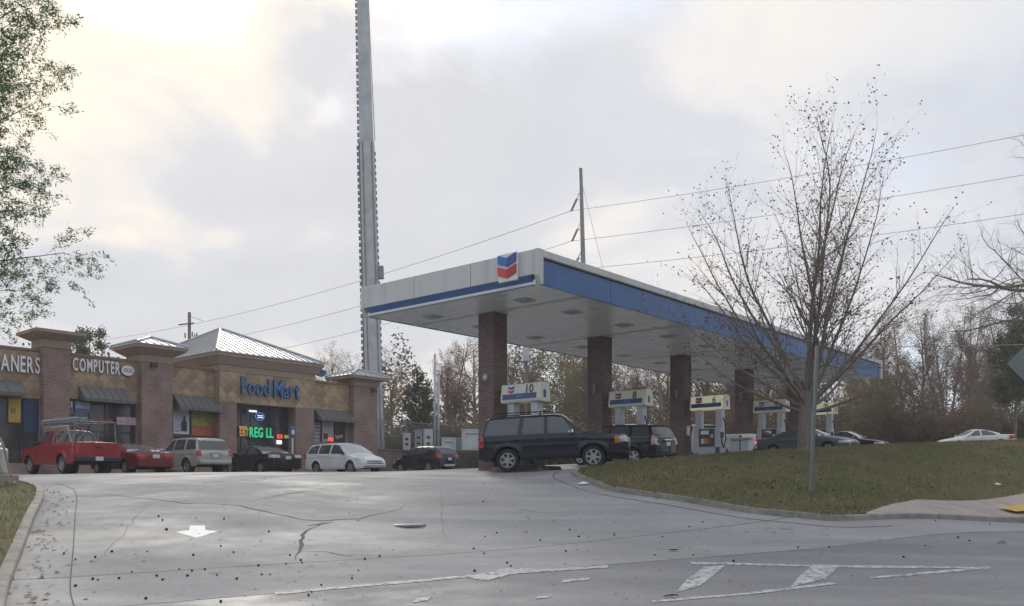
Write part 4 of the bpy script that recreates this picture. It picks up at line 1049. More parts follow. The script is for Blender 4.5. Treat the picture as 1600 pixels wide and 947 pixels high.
# emblem on the end fascia (local: x along -v, faces -u)
RZ_P = -UA
pe = COL1 - u * (2.6 + .10) + v * (-HWD) ; te = 1.05
pos = pe + v * te
em = empty('canopy_emblem', (pos.x, pos.y, ZC + .70), RZ_P, 'blue and red chevron emblem on the white canopy end', 'emblem')
box('backing', 'sign_white', em, -.40, .40, -.10, .004, -.50, .42, b=.015)
chevron(em, -.101, .78, d=.05)
# columns and islands -------------------------------------------------
for i in range(5):
    c = col_xy(i); zg = hf(c.x, c.y)
    lab = ['bare brick canopy column at pump 10 with a round gauge on it', 'brick canopy column between pumps 10 and 8', 'brick canopy column with a white paper box by pump 6', 'brick canopy column between pumps 6 and 4', 'brick canopy column behind the bare tree by pump 2'][i]
    e = empty('canopy_column', (c.x, c.y, zg), RZ_U, lab, 'column', 'brick columns under the canopy')
    H = ZC - zg
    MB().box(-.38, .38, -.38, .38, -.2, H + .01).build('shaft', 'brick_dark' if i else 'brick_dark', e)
    for a in (-.38, ):
        box('collar', 'canopy_white', e, -.40, .40, -.40, .40, H - .05, H + .011)
    if i == 0:
        g = MB().lathe([(.02, -.05), (.15, -.05), (.17, 0), (.02, 0)], 18, axis=0).build('gauge', 'galv_dark', e, loc=(-.381, -.0, 3.45)); MB().lathe([(.01, -.008), (.09, -.008), (.09, 0), (.01, 0)], 16, axis=0).build('gauge_face', 'cabinet', g, loc=(-.051, 0, 0))
    else: box('switch_box', 'galv_dark', e, -.43, -.381, -.06, .06, 3.1, 3.5)
    if i == 2: box('paper_box', 'sign_white', e, -.14, .14, -.44, -.381, 1.25, 1.72, b=.02)
def pump(i, num):
    c = col_xy(i) - v * 1.58; zg = hf(c.x, c.y); zi = zg + .15
    lab = ['fuel pump with valance numbered 10 behind the large black suv', 'fuel pump with valance numbered 8 beside the small black suv', 'fuel pump with lit valance numbered 6 and open view of its screen', 'fuel pump with valance numbered 4 behind the dark sedan', 'fuel pump with lit valance numbered 2 at the far column'][i]
    isl = box('island', 'curb', None, -1.15, 1.25, -.62, .62, -.25, .15, b=.08); isl.name = 'pump_island'; isl.location = (c.x, c.y, zg); isl.rotation_euler = (0, 0, RZ_P)
    tag(isl, 'raised concrete pump island ' + ['under the pump behind the large black suv', 'between the brick column and small black suv', 'under the pump with the white bins beside it', 'under the pump behind the dark sedan', 'under the farthest pump by the bare tree'][i], 'island', 'pump islands')
    e = empty('fuel_pump', (c.x, c.y, zi), RZ_P, lab, 'fuel pump', 'fuel pumps under the canopy')
    top = (3.71 + .046 * SPAN * i) - zi
    L = 1.74; zb = top - .66
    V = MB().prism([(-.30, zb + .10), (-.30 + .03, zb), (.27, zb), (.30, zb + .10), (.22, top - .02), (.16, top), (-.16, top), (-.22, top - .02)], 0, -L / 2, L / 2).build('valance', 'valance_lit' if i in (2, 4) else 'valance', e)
    for s_ in (-1, 1):
        x0, x1 = sorted((s_ * L / 2, s_ * (L / 2 + .05)))
        MB().prism([(-.31, zb + .08), (-.28, zb - .01), (.28, zb - .01), (.31, zb + .08), (.23, top - .01), (.16, top + .012), (-.16, top + .012), (-.23, top - .01)], 0, x0, x1).build('end_cap', 'valance', e)
        x0, x1 = sorted((s_ * (L / 2 + .0505), s_ * (L / 2 + .056))); box('blue_end', 'valance_blue', V, x0, x1, -.10, .05, zb + .12, zb + .40)
    # face slope helper: y at height z on the -y face
    sl = lambda z: -.30 + (z - zb - .10) / (top - .02 - zb - .10) * .08
    ang = math.atan2(.08, top - .12 - zb)
    f = empty('valance_face', (0, -.302, zb + .10)); f.parent = e; f.rotation_euler = (-ang, 0, 0)
    # the printed face: blue band, emblem, number
    band = MB().box(-L / 2 + .02, L / 2 - .12, -.006, -.0005, .0, .20).build('blue_band', 'valance_blue', e); band.location = f.location; band.rotation_euler = f.rotation_euler
    emb = MB().box(-.62, -.28, -.006, -.0005, .215, .52).build('emblem', 'sign_white', e); emb.location = f.location; emb.rotation_euler = f.rotation_euler
    s = .31
    for (mt, mt2, z1) in (('logo_blue', 'logo_deep', .505), ('logo_red', 'logo_dred', .37)):
        MB().prism([(-.45 - s / 2, z1), (-.45, z1 - .05), (-.45, z1 - .16), (-.45 - s / 2, z1 - .11)], 1, -.011, -.0065).build('emblem_bar', mt, emb)
        MB().prism([(-.45, z1 - .05), (-.45 + s / 2, z1), (-.45 + s / 2, z1 - .11), (-.45, z1 - .16)], 1, -.011, -.0065).build('emblem_bar', mt2, emb)
    bpy.data.objects.remove(f)
    nm = word(num, e, .18 if len(num) == 2 else .26, 0, 0, .42, 'frame', 'number', .003, 1.0, .006)
    nm.location = Vector((nm.location.x, -.302 + math.tan(ang) * .21 - .010, zb + .10 + .21)); nm.rotation_euler = (R(90) - ang, 0, 0)
    wm = MB().box(-.2, .15, -.008, -.0062, .07, .13).build('band_print', 'logo_blue', e); wm.location = band.location; wm.rotation_euler = band.rotation_euler
    # uprights, cabinet, screen
    for s_ in (-.55, .55): box('upright', 'pump_white', e, s_ - .16, s_ + .16, -.17, .17, 1.30, zb + .02, b=.02)
    cab = box('cabinet', 'pump_white', e, -.72, .72, -.30, .30, 0, 1.42, b=.03)
    box('screen_panel', 'pump_dark', cab, -.42, .42, -.315, -.3005, .52, 1.38)
    box('display', 'glass_pale', cab, -.30, .12, -.322, -.3155, 1.12, 1.30)
    box('keypad', 'galv', cab, .2, .36, -.325, -.3155, .95, 1.12)
    for k, mt in enumerate(('sign_white', 'poster_yellow', 'poster_red')): box('grade_button', mt, cab, -.28 + k * .16, -.15 + k * .16, -.33, -.3155, .68, .92)
    box('blue_door', 'valance_blue', cab, .46, .68, -.312, -.3005, .08, .5)
    box('emblem_plate', 'logo_blue', cab, -.62, -.46, -.312, -.3005, .12, .26)
    hz = [(.74, -.05, 1.9), (.86, -.1, 1.6), (.9, -.12, .9), (.84, -.2, .45), (.78, -.25, .7), (.74, -.2, 1.0)]
    MB().path(hz, .028, 6).build('hose', 'rubber', e)
    nz = MB().box(.72, .84, -.30, -.18, .95, 1.2).build('nozzle', 'pump_dark', e)
for i, num in enumerate(('10', '8', '6', '4', '2')): pump(i, num)
# paired bins beside pump 6
c = col_xy(2) - v * 2.95 + u * .2; zg = hf(c.x, c.y)
for k, lab in ((-.26, 'tall white litter bin beside pump 6, the one next to the pump'), (.24, 'tall white litter bin beside pump 6, the outer one of the pair')):
    p = c - v * (k + .2)
    e = empty('litter_bin', (p.x, p.y, hf(p.x, p.y)), RZ_P, lab, 'bin', 'bins beside pump 6')
    box('bin_body', 'pump_white', e, -.22, .22, -.22, .22, 0, .92, b=.03); box('bin_lid', 'cabinet_grey', e, -.235, .235, -.235, .235, .92, 1.06, b=.04)

# ================================================================== vehicles
def interp(pts):
    xs = np.array([p[0] for p in pts], float); zs = np.array([p[1] for p in pts], float)
    return lambda x: float(np.interp(x, xs, zs))
def smoothed(pts, r=.06, n=7):
    f = interp(pts)
    def g(x): return sum(f(x + r * (k / (n // 2) - 1)) * (1 if 0 < k < n - 1 else .5) for k in range(n)) / (n - 1)
    return g
def inpoly(P, x, y):
    r = False; j = len(P) - 1
    for i in range(len(P)):
        if (P[i][1] > y) != (P[j][1] > y) and x < (P[j][0] - P[i][0]) * (y - P[i][1]) / (P[j][1] - P[i][1]) + P[i][0]: r = not r
        j = i
    return r
def wheel_meshes(r, w, spokes=5, hub='rim', cover=0):
    k = r * .66
    t_ = MB().lathe([(k, -w / 2), (r * .93, -w / 2), (r * .99, -w * .36), (r, -w * .2), (r, w * .2), (r * .99, w * .36), (r * .93, w / 2), (k, w / 2), (k * .97, w * .3), (k * .97, -w * .3)], 30, axis=1, loop=True)
    m = MB(); yo = -w / 2 + .012
    m.lathe([(k * .86, yo + .02), (k * .9, yo - .004), (k * 1.0, yo - .004), (k * 1.0, yo + .06), (k * .86, yo + .06)], 30, axis=1, loop=True)
    m.lathe([(.012, yo + .004), (k * .24, yo + .004), (k * .3, yo + .03), (k * .3, yo + .06), (.012, yo + .06)], 16, axis=1)
    for s_ in range(spokes):
        a = 2 * math.pi * (s_ + .25) / spokes; c, s2 = math.cos(a), math.sin(a); hw0, hw1 = k * .16, k * (.12 if spokes > 5 else .17)
        P = []
        for rr, hw in ((k * .2, hw0), (k * .92, hw1)):
            for q in (-hw, hw): P.append((rr * c - q * s2, rr * s2 + q * c))
        vs = [(x, yo + .012, z) for x, z in P] + [(x, yo + .05, z) for x, z in P]
        m.add(vs, [(0, 1, 3, 2), (4, 6, 7, 5), (0, 2, 6, 4), (1, 5, 7, 3), (0, 4, 5, 1), (2, 3, 7, 6)])
    d = MB().lathe([(.012, yo + .055), (k * .98, yo + .055), (k * .98, yo + .09), (.012, yo + .09)], 24, axis=1)
    return t_.mesh('wheel', 'tyre', False), m.mesh('rim', hub), d.mesh('rim_well', 'rim_dark')
def make_car(name, label, cat, S, pos, ang, paint, group=None, pitch=0.0, roll=0.0):
    """shell lofted from side, plan and section curves; lamps, glass and trim are cut out of it as parts.
    local x points forward, origin on the ground under the middle"""
    L, Wd = S['L'], S['W']; h = L / 2; wr = S['wr']; xf, xr = S['xf'], S['xr']
    top = smoothed(S['top'], S.get('sm', .05)); belt = interp(S['belt']); bot = S['bot']; z_ref = S.get('zmax', .62)
    arch = wr + S.get('gap', .06)
    fr, rr = S.get('fround', .30), S.get('rround', .18)
    kf, kr = S.get('kf', .16), S.get('kr', .08)
    def half(x):
        w = Wd / 2
        if x > h - fr * 2.2: t_ = (x - (h - fr * 2.2)) / (fr * 2.2); w *= 1 - kf * t_ ** 2.6
        if x < -h + rr * 2.2: t_ = (-h + rr * 2.2 - x) / (rr * 2.2); w *= 1 - kr * t_ ** 2.6
        return w
    def bottom(x):
        b = bot + (S.get('ftuck', .06) * max(0, (x - h + .5) / .5) ** 2) + (S.get('rtuck', .10) * max(0, (-h + .5 - x) / .5) ** 2)
        for xc in (xf, xr):
            d = abs(x - xc)
            if d < arch: b = max(b, wr + math.sqrt(arch * arch - d * d))
        return b
    xs = sorted(set([round(a, 4) for a in np.concatenate([np.linspace(-h, -h + .35, 24), np.linspace(-h + .35, h - .35, int(L / .036)), np.linspace(h - .35, h, 20)])] +
                    [round(xc + s_ * arch * k, 4) for xc in (xf, xr) for s_ in (-1, 1) for k in (1.0, .995, .97, .93, .87)]))
    NL, NU, NR = 20, 12, 7
    tumble = S.get('tumble', .36); rings = []
    for x in xs:
        zt = top(x); zb = bottom(x); bz_ = min(belt(x), zt - .035); w = half(x)
        if bz_ < zb + .02: bz_ = zb + .02
        zt = max(zt, bz_ + .03)
        ring = []
        for i in range(NL + 1):
            z = zb + (bz_ - zb) * i / NL
            q = (z - z_ref) / max(.2, (belt(0) - bot))
            ww = w * (1 - .085 * q * q) - (.02 if z > bz_ - .02 and zt - bz_ < .06 else 0)
            if z < bot + .10: ww -= .04 * (1 - (z - bot) / .10)
            for xc in (xf, xr):
                dd = math.hypot(x - xc, z - wr)
                if dd < arch + .16: ww += S.get('flare', .028) * max(0.0, 1 - abs(dd - arch - .02) / .14) ** .7
            ww += .014 * math.exp(-((z - (bz_ - .13)) / .05) ** 2) - .008 * math.exp(-((z - (bz_ - .24)) / .05) ** 2)
            ring.append((x, ww, z))
        wb = ring[-1][1] - .012; hgt = zt - bz_
        re = max(wb * .35, wb - hgt * tumble - min(.05, hgt * .25)); ze = bz_ + hgt * (.90 if hgt > .15 else .45)
        for i in range(1, NU + 1):
            t_ = i / NU; ring.append((x, wb + (re - wb) * (t_ ** 1.4), bz_ + (ze - bz_) * t_))
        for i in range(1, NR + 1):
            t_ = i / NR; y = re * (1 - t_); ring.append((x, y, ze + (zt - ze) * (1 - (1 - t_) ** 2.4)))
        rings.append(ring)
    n = NL + NU + NR + 1; faces = {}
    V = []; 
    for ring in rings: V += ring
    V2 = [(x, -y, z) for x, y, z in V]; off = len(V); V += V2
    def centre(f): return [sum(V[i][k] for i in f) / len(f) for k in range(3)]
    def put(key, f): faces.setdefault(key, []).append(f)
    rules = S['rules']
    def classify(f, reg):
        c = centre(f)
        for nm, mt, fn in rules:
            if fn(c[0], abs(c[1]), c[2], reg): return (nm, mt, (0 if nm in S.get('single', ()) else (1 if c[1] > 0 else -1)))
        return ('body', paint, 0)
    for a in range(len(xs) - 1):
        for j in range(n - 1):
            reg = 'low' if j < NL else ('side' if j < NL + NU else 'top')
            f = (a * n + j, (a + 1) * n + j, (a + 1) * n + j + 1, a * n + j + 1)
            put(classify(f, reg), f)
            g = (off + f[0], off + f[3], off + f[2], off + f[1]); put(classify(g, reg), g)
    # end caps, gridded so lamps and plates can be cut out of them
    for a, sgn in ((0, -1), (len(xs) - 1, 1)):
        MC = 22; grid = []
        for j in range(n):
            x, y, z = rings[a][j]; row = []
            for k in range(MC + 1):
                if k == 0: row.append(a * n + j)
                elif k == MC: row.append(off + a * n + j)
                else:
                    yy = y * (1 - 2 * k / MC); V.append((x + sgn * S.get('cap', .05) * (1 - (yy / max(y, .01)) ** 2) * min(1, y / .3), yy, z)); row.append(len(V) - 1)
            grid.append(row)
        for j in range(n - 1):
            for k in range(MC):
                f = (grid[j][k], grid[j][k + 1], grid[j + 1][k + 1], grid[j + 1][k])
                if sgn > 0: f = f[::-1]
                put(classify(f, 'cap'), f)
    z0 = pos[2]
    car = empty(name, pos, ang, label, cat, group); car.rotation_euler = (roll, pitch, ang)
    made = {}
    for (nm, mt, sd_), fl in faces.items():
        ids = sorted({i for f in fl for i in f}); mp = {k: i for i, k in enumerate(ids)}
        m = MB(); m.v = [V[i] for i in ids]; m.f = [tuple(mp[i] for i in f) for f in fl]
        # connected pieces of glass become separate panes
        if nm in S.get('pieces', ('side_window',)):
            par = list(range(len(ids)))
            def find(i):
                while par[i] != i: par[i] = par[par[i]]; i = par[i]
                return i
            for f in m.f:
                for i in f[1:]: par[find(i)] = find(f[0])
            grp = {}
            for f in m.f: grp.setdefault(find(f[0]), []).append(f)
            for g in grp.values():
                if len(g) < 4: continue
                ii = sorted({i for f in g for i in f}); q = {k: i for i, k in enumerate(ii)}
                mm = MB(); mm.v = [m.v[i] for i in ii]; mm.f = [tuple(q[i] for i in f) for f in g]; mm.build(nm, mt, car, True)
            continue
        made[nm] = m.build(nm, mt, car, True)
    body = made['body']
    # underside, wheel wells
    iw = Wd / 2 - .26
    m = MB().box(-h + .18, h - .22, -Wd / 2 + .10, Wd / 2 - .10, bot + .05, bot + .14)
    m = MB()
    m.box(-h + .15, xr - arch - .02, -Wd / 2 + .14, Wd / 2 - .14, bot + .06, bot + .3); m.box(xr + arch + .02, xf - arch - .02, -Wd / 2 + .08, Wd / 2 - .08, bot + .03, bot + .25); m.box(xf + arch + .02, h - .2, -Wd / 2 + .14, Wd / 2 - .14, bot + .06, bot + .3)
    m.box(xr - arch - .02, xr + arch + .02, -iw, iw, bot + .03, wr + arch + .02); m.box(xf - arch - .02, xf + arch + .02, -iw, iw, bot + .03, wr + arch + .02)
    m.build('underbody', 'under', car)
    tm, rm, wm = wheel_meshes(wr, S.get('tw', .23), S.get('spokes', 5), S.get('hub', 'rim'))
    for xc in (xf, xr):
        for sy in (-1, 1):
            o = bpy.data.objects.new('wheel', tm); o.location = (xc, sy * (Wd / 2 - S.get('tw', .23) / 2 - .035), wr); o.rotation_euler = (0, random.uniform(0, 6), 0 if sy < 0 else math.pi); link(o, car)
            r_ = bpy.data.objects.new('rim', rm); link(r_, o); d_ = bpy.data.objects.new('rim_well', wm); link(d_, o)
    def yside(x, z):
        """half width of the shell at x, z"""
        a = min(range(len(xs)), key=lambda i: abs(xs[i] - x)); rg = rings[a]; return float(np.interp(z, [p[2] for p in rg[:NL + NU + 1]], [p[1] for p in rg[:NL + NU + 1]]))
    # shut lines
    for (x0, z0_, x1, z1_) in S.get('seams', ()):
        for sy in (-1, 1):
            vs = []; K = 14
            for k in range(K + 1):
                x = x0 + (x1 - x0) * k / K; z = z0_ + (z1_ - z0_) * k / K; y = yside(x, z) + .004
                dx, dz = ((.006, 0) if abs(z1_ - z0_) > abs(x1 - x0) else (0, .006))
                vs += [(x - dx, sy * y, z - dz), (x + dx, sy * y, z + dz)]
            MB().add(vs, [(2 * k, 2 * k + 1, 2 * k + 3, 2 * k + 2) for k in range(K)]).build('door_seam', 'trim', body)
    for (x, z) in S.get('handles', ()):
        for sy in (-1, 1):
            y = yside(x, z); y0, y1 = sorted((sy * (y - .005), sy * (y + .035))); box('door_handle', S.get('hmat', paint), body, x - .10, x + .10, y0, y1, z - .018, z + .018, b=.012)
    if 'mirror' in S:
        x, z = S['mirror']
        for sy in (-1, 1):
            y = yside(x, z); y0, y1 = sorted((sy * (y - .03), sy * (y + .19))); box('wing_mirror', S.get('mmat', paint), car, x - .07, x + .09, y0, y1, z - .0, z + .17, b=.05)
    if 'plate' in S:
        x, z = S['plate']; box('licence_plate', 'plate', car, x - .012, x, -.155, .155, z - .08, z + .08)
    if 'rails' in S:
        x0, x1, y = S['rails']
        for sy in (-1, 1):
            z = top((x0 + x1) / 2); MB().path([(x0, sy * y, top(x0) - .03), (x0 + .1, sy * y, z + .055), ((x0 + x1) / 2, sy * y, z + .065), (x1 - .1, sy * y, z + .055), (x1, sy * y, top(x1) - .03)], .018, 6).build('roof_rail', S.get('railmat', 'trim'), car)
    for fn in S.get('extra', ()): fn(car, body, yside, top)
    return car
def wins(*polys): return lambda x, y, z, r: r == 'side' and any(inpoly(P, x, z) for P in polys)

def spec_fullsize():
    L = 5.13; h = L / 2
    return dict(L=L, W=2.0, wr=.395, gap=.075, tw=.27, xf=1.38, xr=-1.56, bot=.36, zmax=.85, tumble=.26, spokes=6, fround=.22, rround=.16, kf=.09, kr=.06, cap=.06, sm=.05,
        top=[(-h, 1.02), (-h + .06, 1.20), (-h + .24, 1.84), (-h + .36, 1.91), (-1.2, 1.955), (.05, 1.96), (.36, 1.90), (1.06, 1.28), (1.22, 1.235), (1.8, 1.20), (2.40, 1.15), (2.52, 1.10), (h, 1.0)],
        belt=[(-h, 1.20), (.88, 1.20), (1.08, 1.18), (2.3, 1.10), (h, .97)], plate=(-h - .07, .95), mirror=(.66, 1.20), mmat='chrome', handles=((-.42, 1.08), (-1.2, 1.08)), seams=((.92, .55, .95, 1.18), (-.21, .45, -.26, 1.2), (-1.05, .95, -1.12, 1.2), (-1.05, .62, .82, .62)), rails=(-2.1, .05, .72), hmat='car_black',
        single=('grille', 'windshield', 'rear_window', 'front_bumper', 'grille_bar', 'rear_bumper'),
        rules=[('side_window', 'glass', wins([(-.14, 1.25), (.76, 1.25), (.36, 1.76), (.18, 1.83), (-.14, 1.83)], [(-1.04, 1.25), (-.28, 1.25), (-.28, 1.83), (-.96, 1.83)], [(-2.36, 1.27), (-1.18, 1.25), (-1.10, 1.82), (-2.16, 1.79)])),
               ('windshield', 'glass_pale', lambda x, y, z, r: r == 'top' and .36 < x < 1.04 and z < 1.89), ('rear_window', 'glass', lambda x, y, z, r: r in ('top', 'cap') and x < -h + .24 and 1.26 < z < 1.76 and y < .72),
               ('amber_lamp', 'amber', lambda x, y, z, r: 2.12 < x < 2.28 and y > .80 and .86 < z < 1.06), ('headlight', 'head', lambda x, y, z, r: x >= 2.28 and y > .50 and .86 < z < 1.07),
               ('grille_bar', 'chrome', lambda x, y, z, r: x > 2.4 and y <= .48 and (.93 < z < .965 or 1.03 < z < 1.06)), ('grille', 'cabinet_grey', lambda x, y, z, r: x > 2.4 and y <= .48 and .80 < z < 1.06),
               ('front_bumper', 'trim', lambda x, y, z, r: x > 2.4 and z < .52), ('taillight', 'tail', lambda x, y, z, r: x < -h + .2 and y > .78 and .86 < z < 1.24), ('rear_bumper', 'car_black', lambda x, y, z, r: x < -h + .3 and z < .64), ('sill_trim', 'trim', lambda x, y, z, r: r == 'low' and z < .42)])
def spec_suv(L, W, H, paintdark=False, silver=False):
    h = L / 2; k = H / 1.75
    Z = lambda z: z * k
    return dict(L=L, W=W, wr=.36 * min(1.05, k), gap=.07, tw=.24, xf=h * .60, xr=-h * .56, bot=.30 if not silver else .36, zmax=.75, tumble=.28, spokes=5, fround=.3, rround=.18, kf=.14, kr=.06, sm=.06,
        top=[(-h, Z(.86)), (-h + .06, Z(1.10)), (-h + .30, Z(1.62)), (-h + .45, Z(1.69)), (-.8, Z(1.745)), (.0, Z(1.75)), (.32, Z(1.69)), (h * .46, Z(1.14)), (h * .54, Z(1.08)), (h * .82, Z(1.0)), (h - .15, Z(.90)), (h, Z(.74))],
        belt=[(-h, Z(1.10)), (h * .38, Z(1.07)), (h * .46, Z(1.04)), (h * .9, Z(.86)), (h, Z(.70))], plate=(-h - .06, Z(.86)), mirror=(h * .36, Z(1.06)), handles=((-.25, Z(.98)), (-1.15, Z(.98))), seams=((h * .40, .5, h * .42, Z(1.05)), (-.12, .42, -.12, Z(1.08)), (-h * .40, Z(.72), -h * .43, Z(1.08))),
        single=('windshield', 'rear_window', 'grille', 'lower_bumper'),
        rules=[('side_window', 'glass', wins([(-.06, Z(1.13)), (h * .34, Z(1.12)), (.28, Z(1.60)), (-.06, Z(1.65))], [(-h * .46, Z(1.13)), (-.16, Z(1.13)), (-.16, Z(1.65)), (-h * .43, Z(1.64))], [(-h + .22, Z(1.15)), (-h * .52, Z(1.14)), (-h * .50, Z(1.62)), (-h + .46, Z(1.58))])),
               ('windshield', 'glass_pale', lambda x, y, z, r: r == 'top' and .34 < x < h * .46), ('rear_window', 'glass', lambda x, y, z, r: r in ('top', 'cap') and x < -h + .30 and Z(1.12) < z < Z(1.56)),
               ('taillight', 'tail', lambda x, y, z, r: x < -h + .17 and y > W * .38 and Z(.80) < z < Z(1.06)), ('headlight', 'head', lambda x, y, z, r: x > h - .4 and y > W * .26 and Z(.70) < z < Z(.85)),
               ('grille', 'trim', lambda x, y, z, r: x > h - .12 and y <= W * .25 and Z(.52) < z < Z(.80)), ('lower_bumper', 'trim', lambda x, y, z, r: z < .44 and r in ('low', 'cap') and not silver)])
def spec_sedan(L, W, H, tailz=(.72, .90), tailw=.24):
    h = L / 2; k = H / 1.45; Z = lambda z: z * k
    return dict(L=L, W=W, wr=.325, gap=.055, tw=.215, xf=h * .60, xr=-h * .545, bot=.22, zmax=.6, tumble=.40, spokes=6, fround=.34, rround=.24, kf=.18, kr=.10, sm=.08,
        top=[(-h, Z(.74)), (-h + .05, Z(.98)), (-h + .14, Z(1.02)), (-h * .62, Z(1.06)), (-h * .26, Z(1.38)), (-h * .12, Z(1.43)), (0.05, Z(1.45)), (.28, Z(1.42)), (h * .44, Z(1.0)), (h * .50, Z(.955)), (h * .80, Z(.85)), (h - .12, Z(.72)), (h, Z(.60))],
        belt=[(-h, Z(.93)), (-h * .5, Z(.97)), (h * .34, Z(.93)), (h * .9, Z(.72)), (h, Z(.56))], plate=(-h - .055, Z(.80)), mirror=(h * .33, Z(.93)), handles=((-.22, Z(.83)), (-1.05, Z(.85))), seams=((h * .40, .36, h * .41, Z(.90)), (-.10, .32, -.12, Z(.93)), (-h * .42, Z(.60), -h * .48, Z(.93))),
        single=('windshield', 'rear_window', 'grille', 'trunk_trim'),
        rules=[('side_window', 'glass', wins([(-.04, Z(.985)), (h * .32, Z(.97)), (.26, Z(1.33)), (-.04, Z(1.37))], [(-h * .49, Z(1.0)), (-.13, Z(.985)), (-.13, Z(1.37)), (-h * .22, Z(1.34))])),
               ('windshield', 'glass_pale', lambda x, y, z, r: r == 'top' and .30 < x < h * .43), ('rear_window', 'glass_pale', lambda x, y, z, r: r == 'top' and -h * .60 < x < -h * .27),
               ('taillight', 'tail', lambda x, y, z, r: x < -h + .26 and y > W / 2 - tailw - .14 and Z(tailz[0]) < z < Z(tailz[1])), ('headlight', 'head', lambda x, y, z, r: x > h - .45 and y > W * .25 and Z(.56) < z < Z(.68)),
               ('grille', 'trim', lambda x, y, z, r: x > h - .1 and y <= W * .3 and Z(.36) < z < Z(.54))])
def ground_pose(x, y, ang, wb=2.8, tr=1.6):
    d = Vector((math.cos(ang), math.sin(ang))); s_ = Vector((-d.y, d.x))
    zf = hf(x + d.x * wb / 2, y + d.y * wb / 2); zr = hf(x - d.x * wb / 2, y - d.y * wb / 2)
    zl = hf(x + s_.x * tr / 2, y + s_.y * tr / 2); z2 = hf(x - s_.x * tr / 2, y - s_.y * tr / 2)
    return (x, y, (zf + zr) / 2 + .006), -math.atan2(zf - zr, wb), math.atan2(zl - z2, tr)
def place(name, label, cat, S, x, y, ang, paint, group=None):
    pos, pit, rol = ground_pose(x, y, ang, S['xf'] - S['xr'], S['W'] - .2)
    return make_car(name, label, cat, S, pos, ang, paint, group, pit, rol)
A_V = math.atan2(v.y, v.x)                                    # heading towards the shops
def row(px, C=72000.0): Y = C / (1981 - px); return (px - 800) / F * Y, Y
# large black suv pulling out past pump 10
big = place('large_suv', 'large black suv with silver wheels pulling out beside pump 10', 'car', spec_fullsize(), at(869, 0, 31.0).x, 31.0, R(-9), 'car_black')
# nose-in row before the shops
GR = 'cars parked before the shops'
S = spec_suv(4.66, 1.8, 1.77, silver=True); S['rules'][3] = ('taillight', 'tail', lambda x, y, z, r: x < -4.66 / 2 + .13 and y > .70 and .86 < z < 1.10); S['rails'] = (-1.6, .0, .62); S['tumble'] = .22
S['extra'] = [lambda c, b, ys, tp: box('rear_step_bumper', 'galv', c, -2.33 - .13, -2.33 + .05, -.80, .80, .50, .66, b=.03), lambda c, b, ys, tp: box('plate_recess', 'cabinet_grey', c, -2.33 - .062, -2.33 - .03, -.28, .28, .76, 1.0)]
x, y = row(296); place('silver_suv', 'boxy silver suv parked nose-in between the maroon and black sedans', 'car', S, x, y, A_V, 'car_silver', GR)
S = spec_sedan(4.72, 1.78, 1.40, (.62, .90), .40); S['spokes'] = 5; S['hub'] = 'rim'; S['rules'][3] = ('taillight', 'tail', lambda x, y, z, r: x < -4.72 / 2 + .1 and y > .42 and .66 < z < .86)
x, y = row(203, 71000); place('maroon_sedan', 'square maroon sedan parked nose-in beside the red pickup truck', 'car', S, x, y, A_V, 'car_maroon', GR)
S = spec_sedan(4.80, 1.82, 1.47); S['rules'][3] = ('taillight', 'tail_clear', lambda x, y, z, r: x < -2.4 + .34 and y > .48 and .80 < z < .96); S['hub'] = 'rim'
x, y = row(407); place('black_sedan', 'black sedan parked nose-in before the store entrance', 'car', S, x, y, A_V, 'car_black2', GR)
# white minivan, backed in
def spec_van():
    L = 5.08; h = L / 2
    return dict(L=L, W=1.96, wr=.34, gap=.06, tw=.22, xf=1.58, xr=-1.42, bot=.24, zmax=.7, tumble=.30, spokes=9, fround=.42, rround=.2, kf=.20, kr=.08, sm=.09,
        top=[(-h, .90), (-h + .06, 1.15), (-h + .30, 1.62), (-h + .48, 1.70), (-.8, 1.745), (.1, 1.74), (.45, 1.68), (1.42, 1.12), (1.62, 1.05), (2.1, .92), (2.4, .78), (h, .62)],
        belt=[(-h, 1.10), (.9, 1.04), (1.42, .98), (2.2, .80), (h, .58)], mirror=(1.02, 1.04), mmat='trim', handles=((-.32, .95), (-.12, .95)), seams=((1.1, .4, 1.16, 1.0), (-.22, .34, -.22, 1.05), (-1.2, .8, -1.3, 1.06), (-1.3, .98, -.25, .97)),
        single=('windshield', 'rear_window', 'grille', 'grille_slot', 'lower_intake'),
        rules=[('side_window', 'glass', wins([(-.14, 1.11), (1.12, 1.06), (.42, 1.58), (-.14, 1.62)], [(-1.22, 1.13), (-.26, 1.11), (-.26, 1.62), (-1.20, 1.62)], [(-2.28, 1.16), (-1.33, 1.14), (-1.30, 1.61), (-2.02, 1.56)])),
               ('windshield', 'glass_pale', lambda x, y, z, r: r == 'top' and .46 < x < 1.42), ('rear_window', 'glass', lambda x, y, z, r: r in ('top', 'cap') and x < -h + .3 and 1.18 < z < 1.6),
               ('taillight', 'tail', lambda x, y, z, r: x < -h + .2 and y > .74 and .84 < z < 1.12), ('headlight', 'head', lambda x, y, z, r: 1.98 < x < 2.46 and y > .52 and .66 < z < .88 and z > .66 + (2.46 - x) * .16),
               ('grille', 'trim', lambda x, y, z, r: x > 2.4 and y < .50 and .63 < z < .70), ('grille_slot', 'trim', lambda x, y, z, r: x > 2.42 and y < .60 and .53 < z < .58), ('lower_intake', 'cabinet_grey', lambda x, y, z, r: x > 2.42 and y < .74 and .30 < z < .42)])
x, y = row(540, 72000); place('white_minivan', 'white minivan backed into the bay beside the right hand shop window', 'car', spec_van(), x, y, A_V + math.pi, 'car_white', GR)
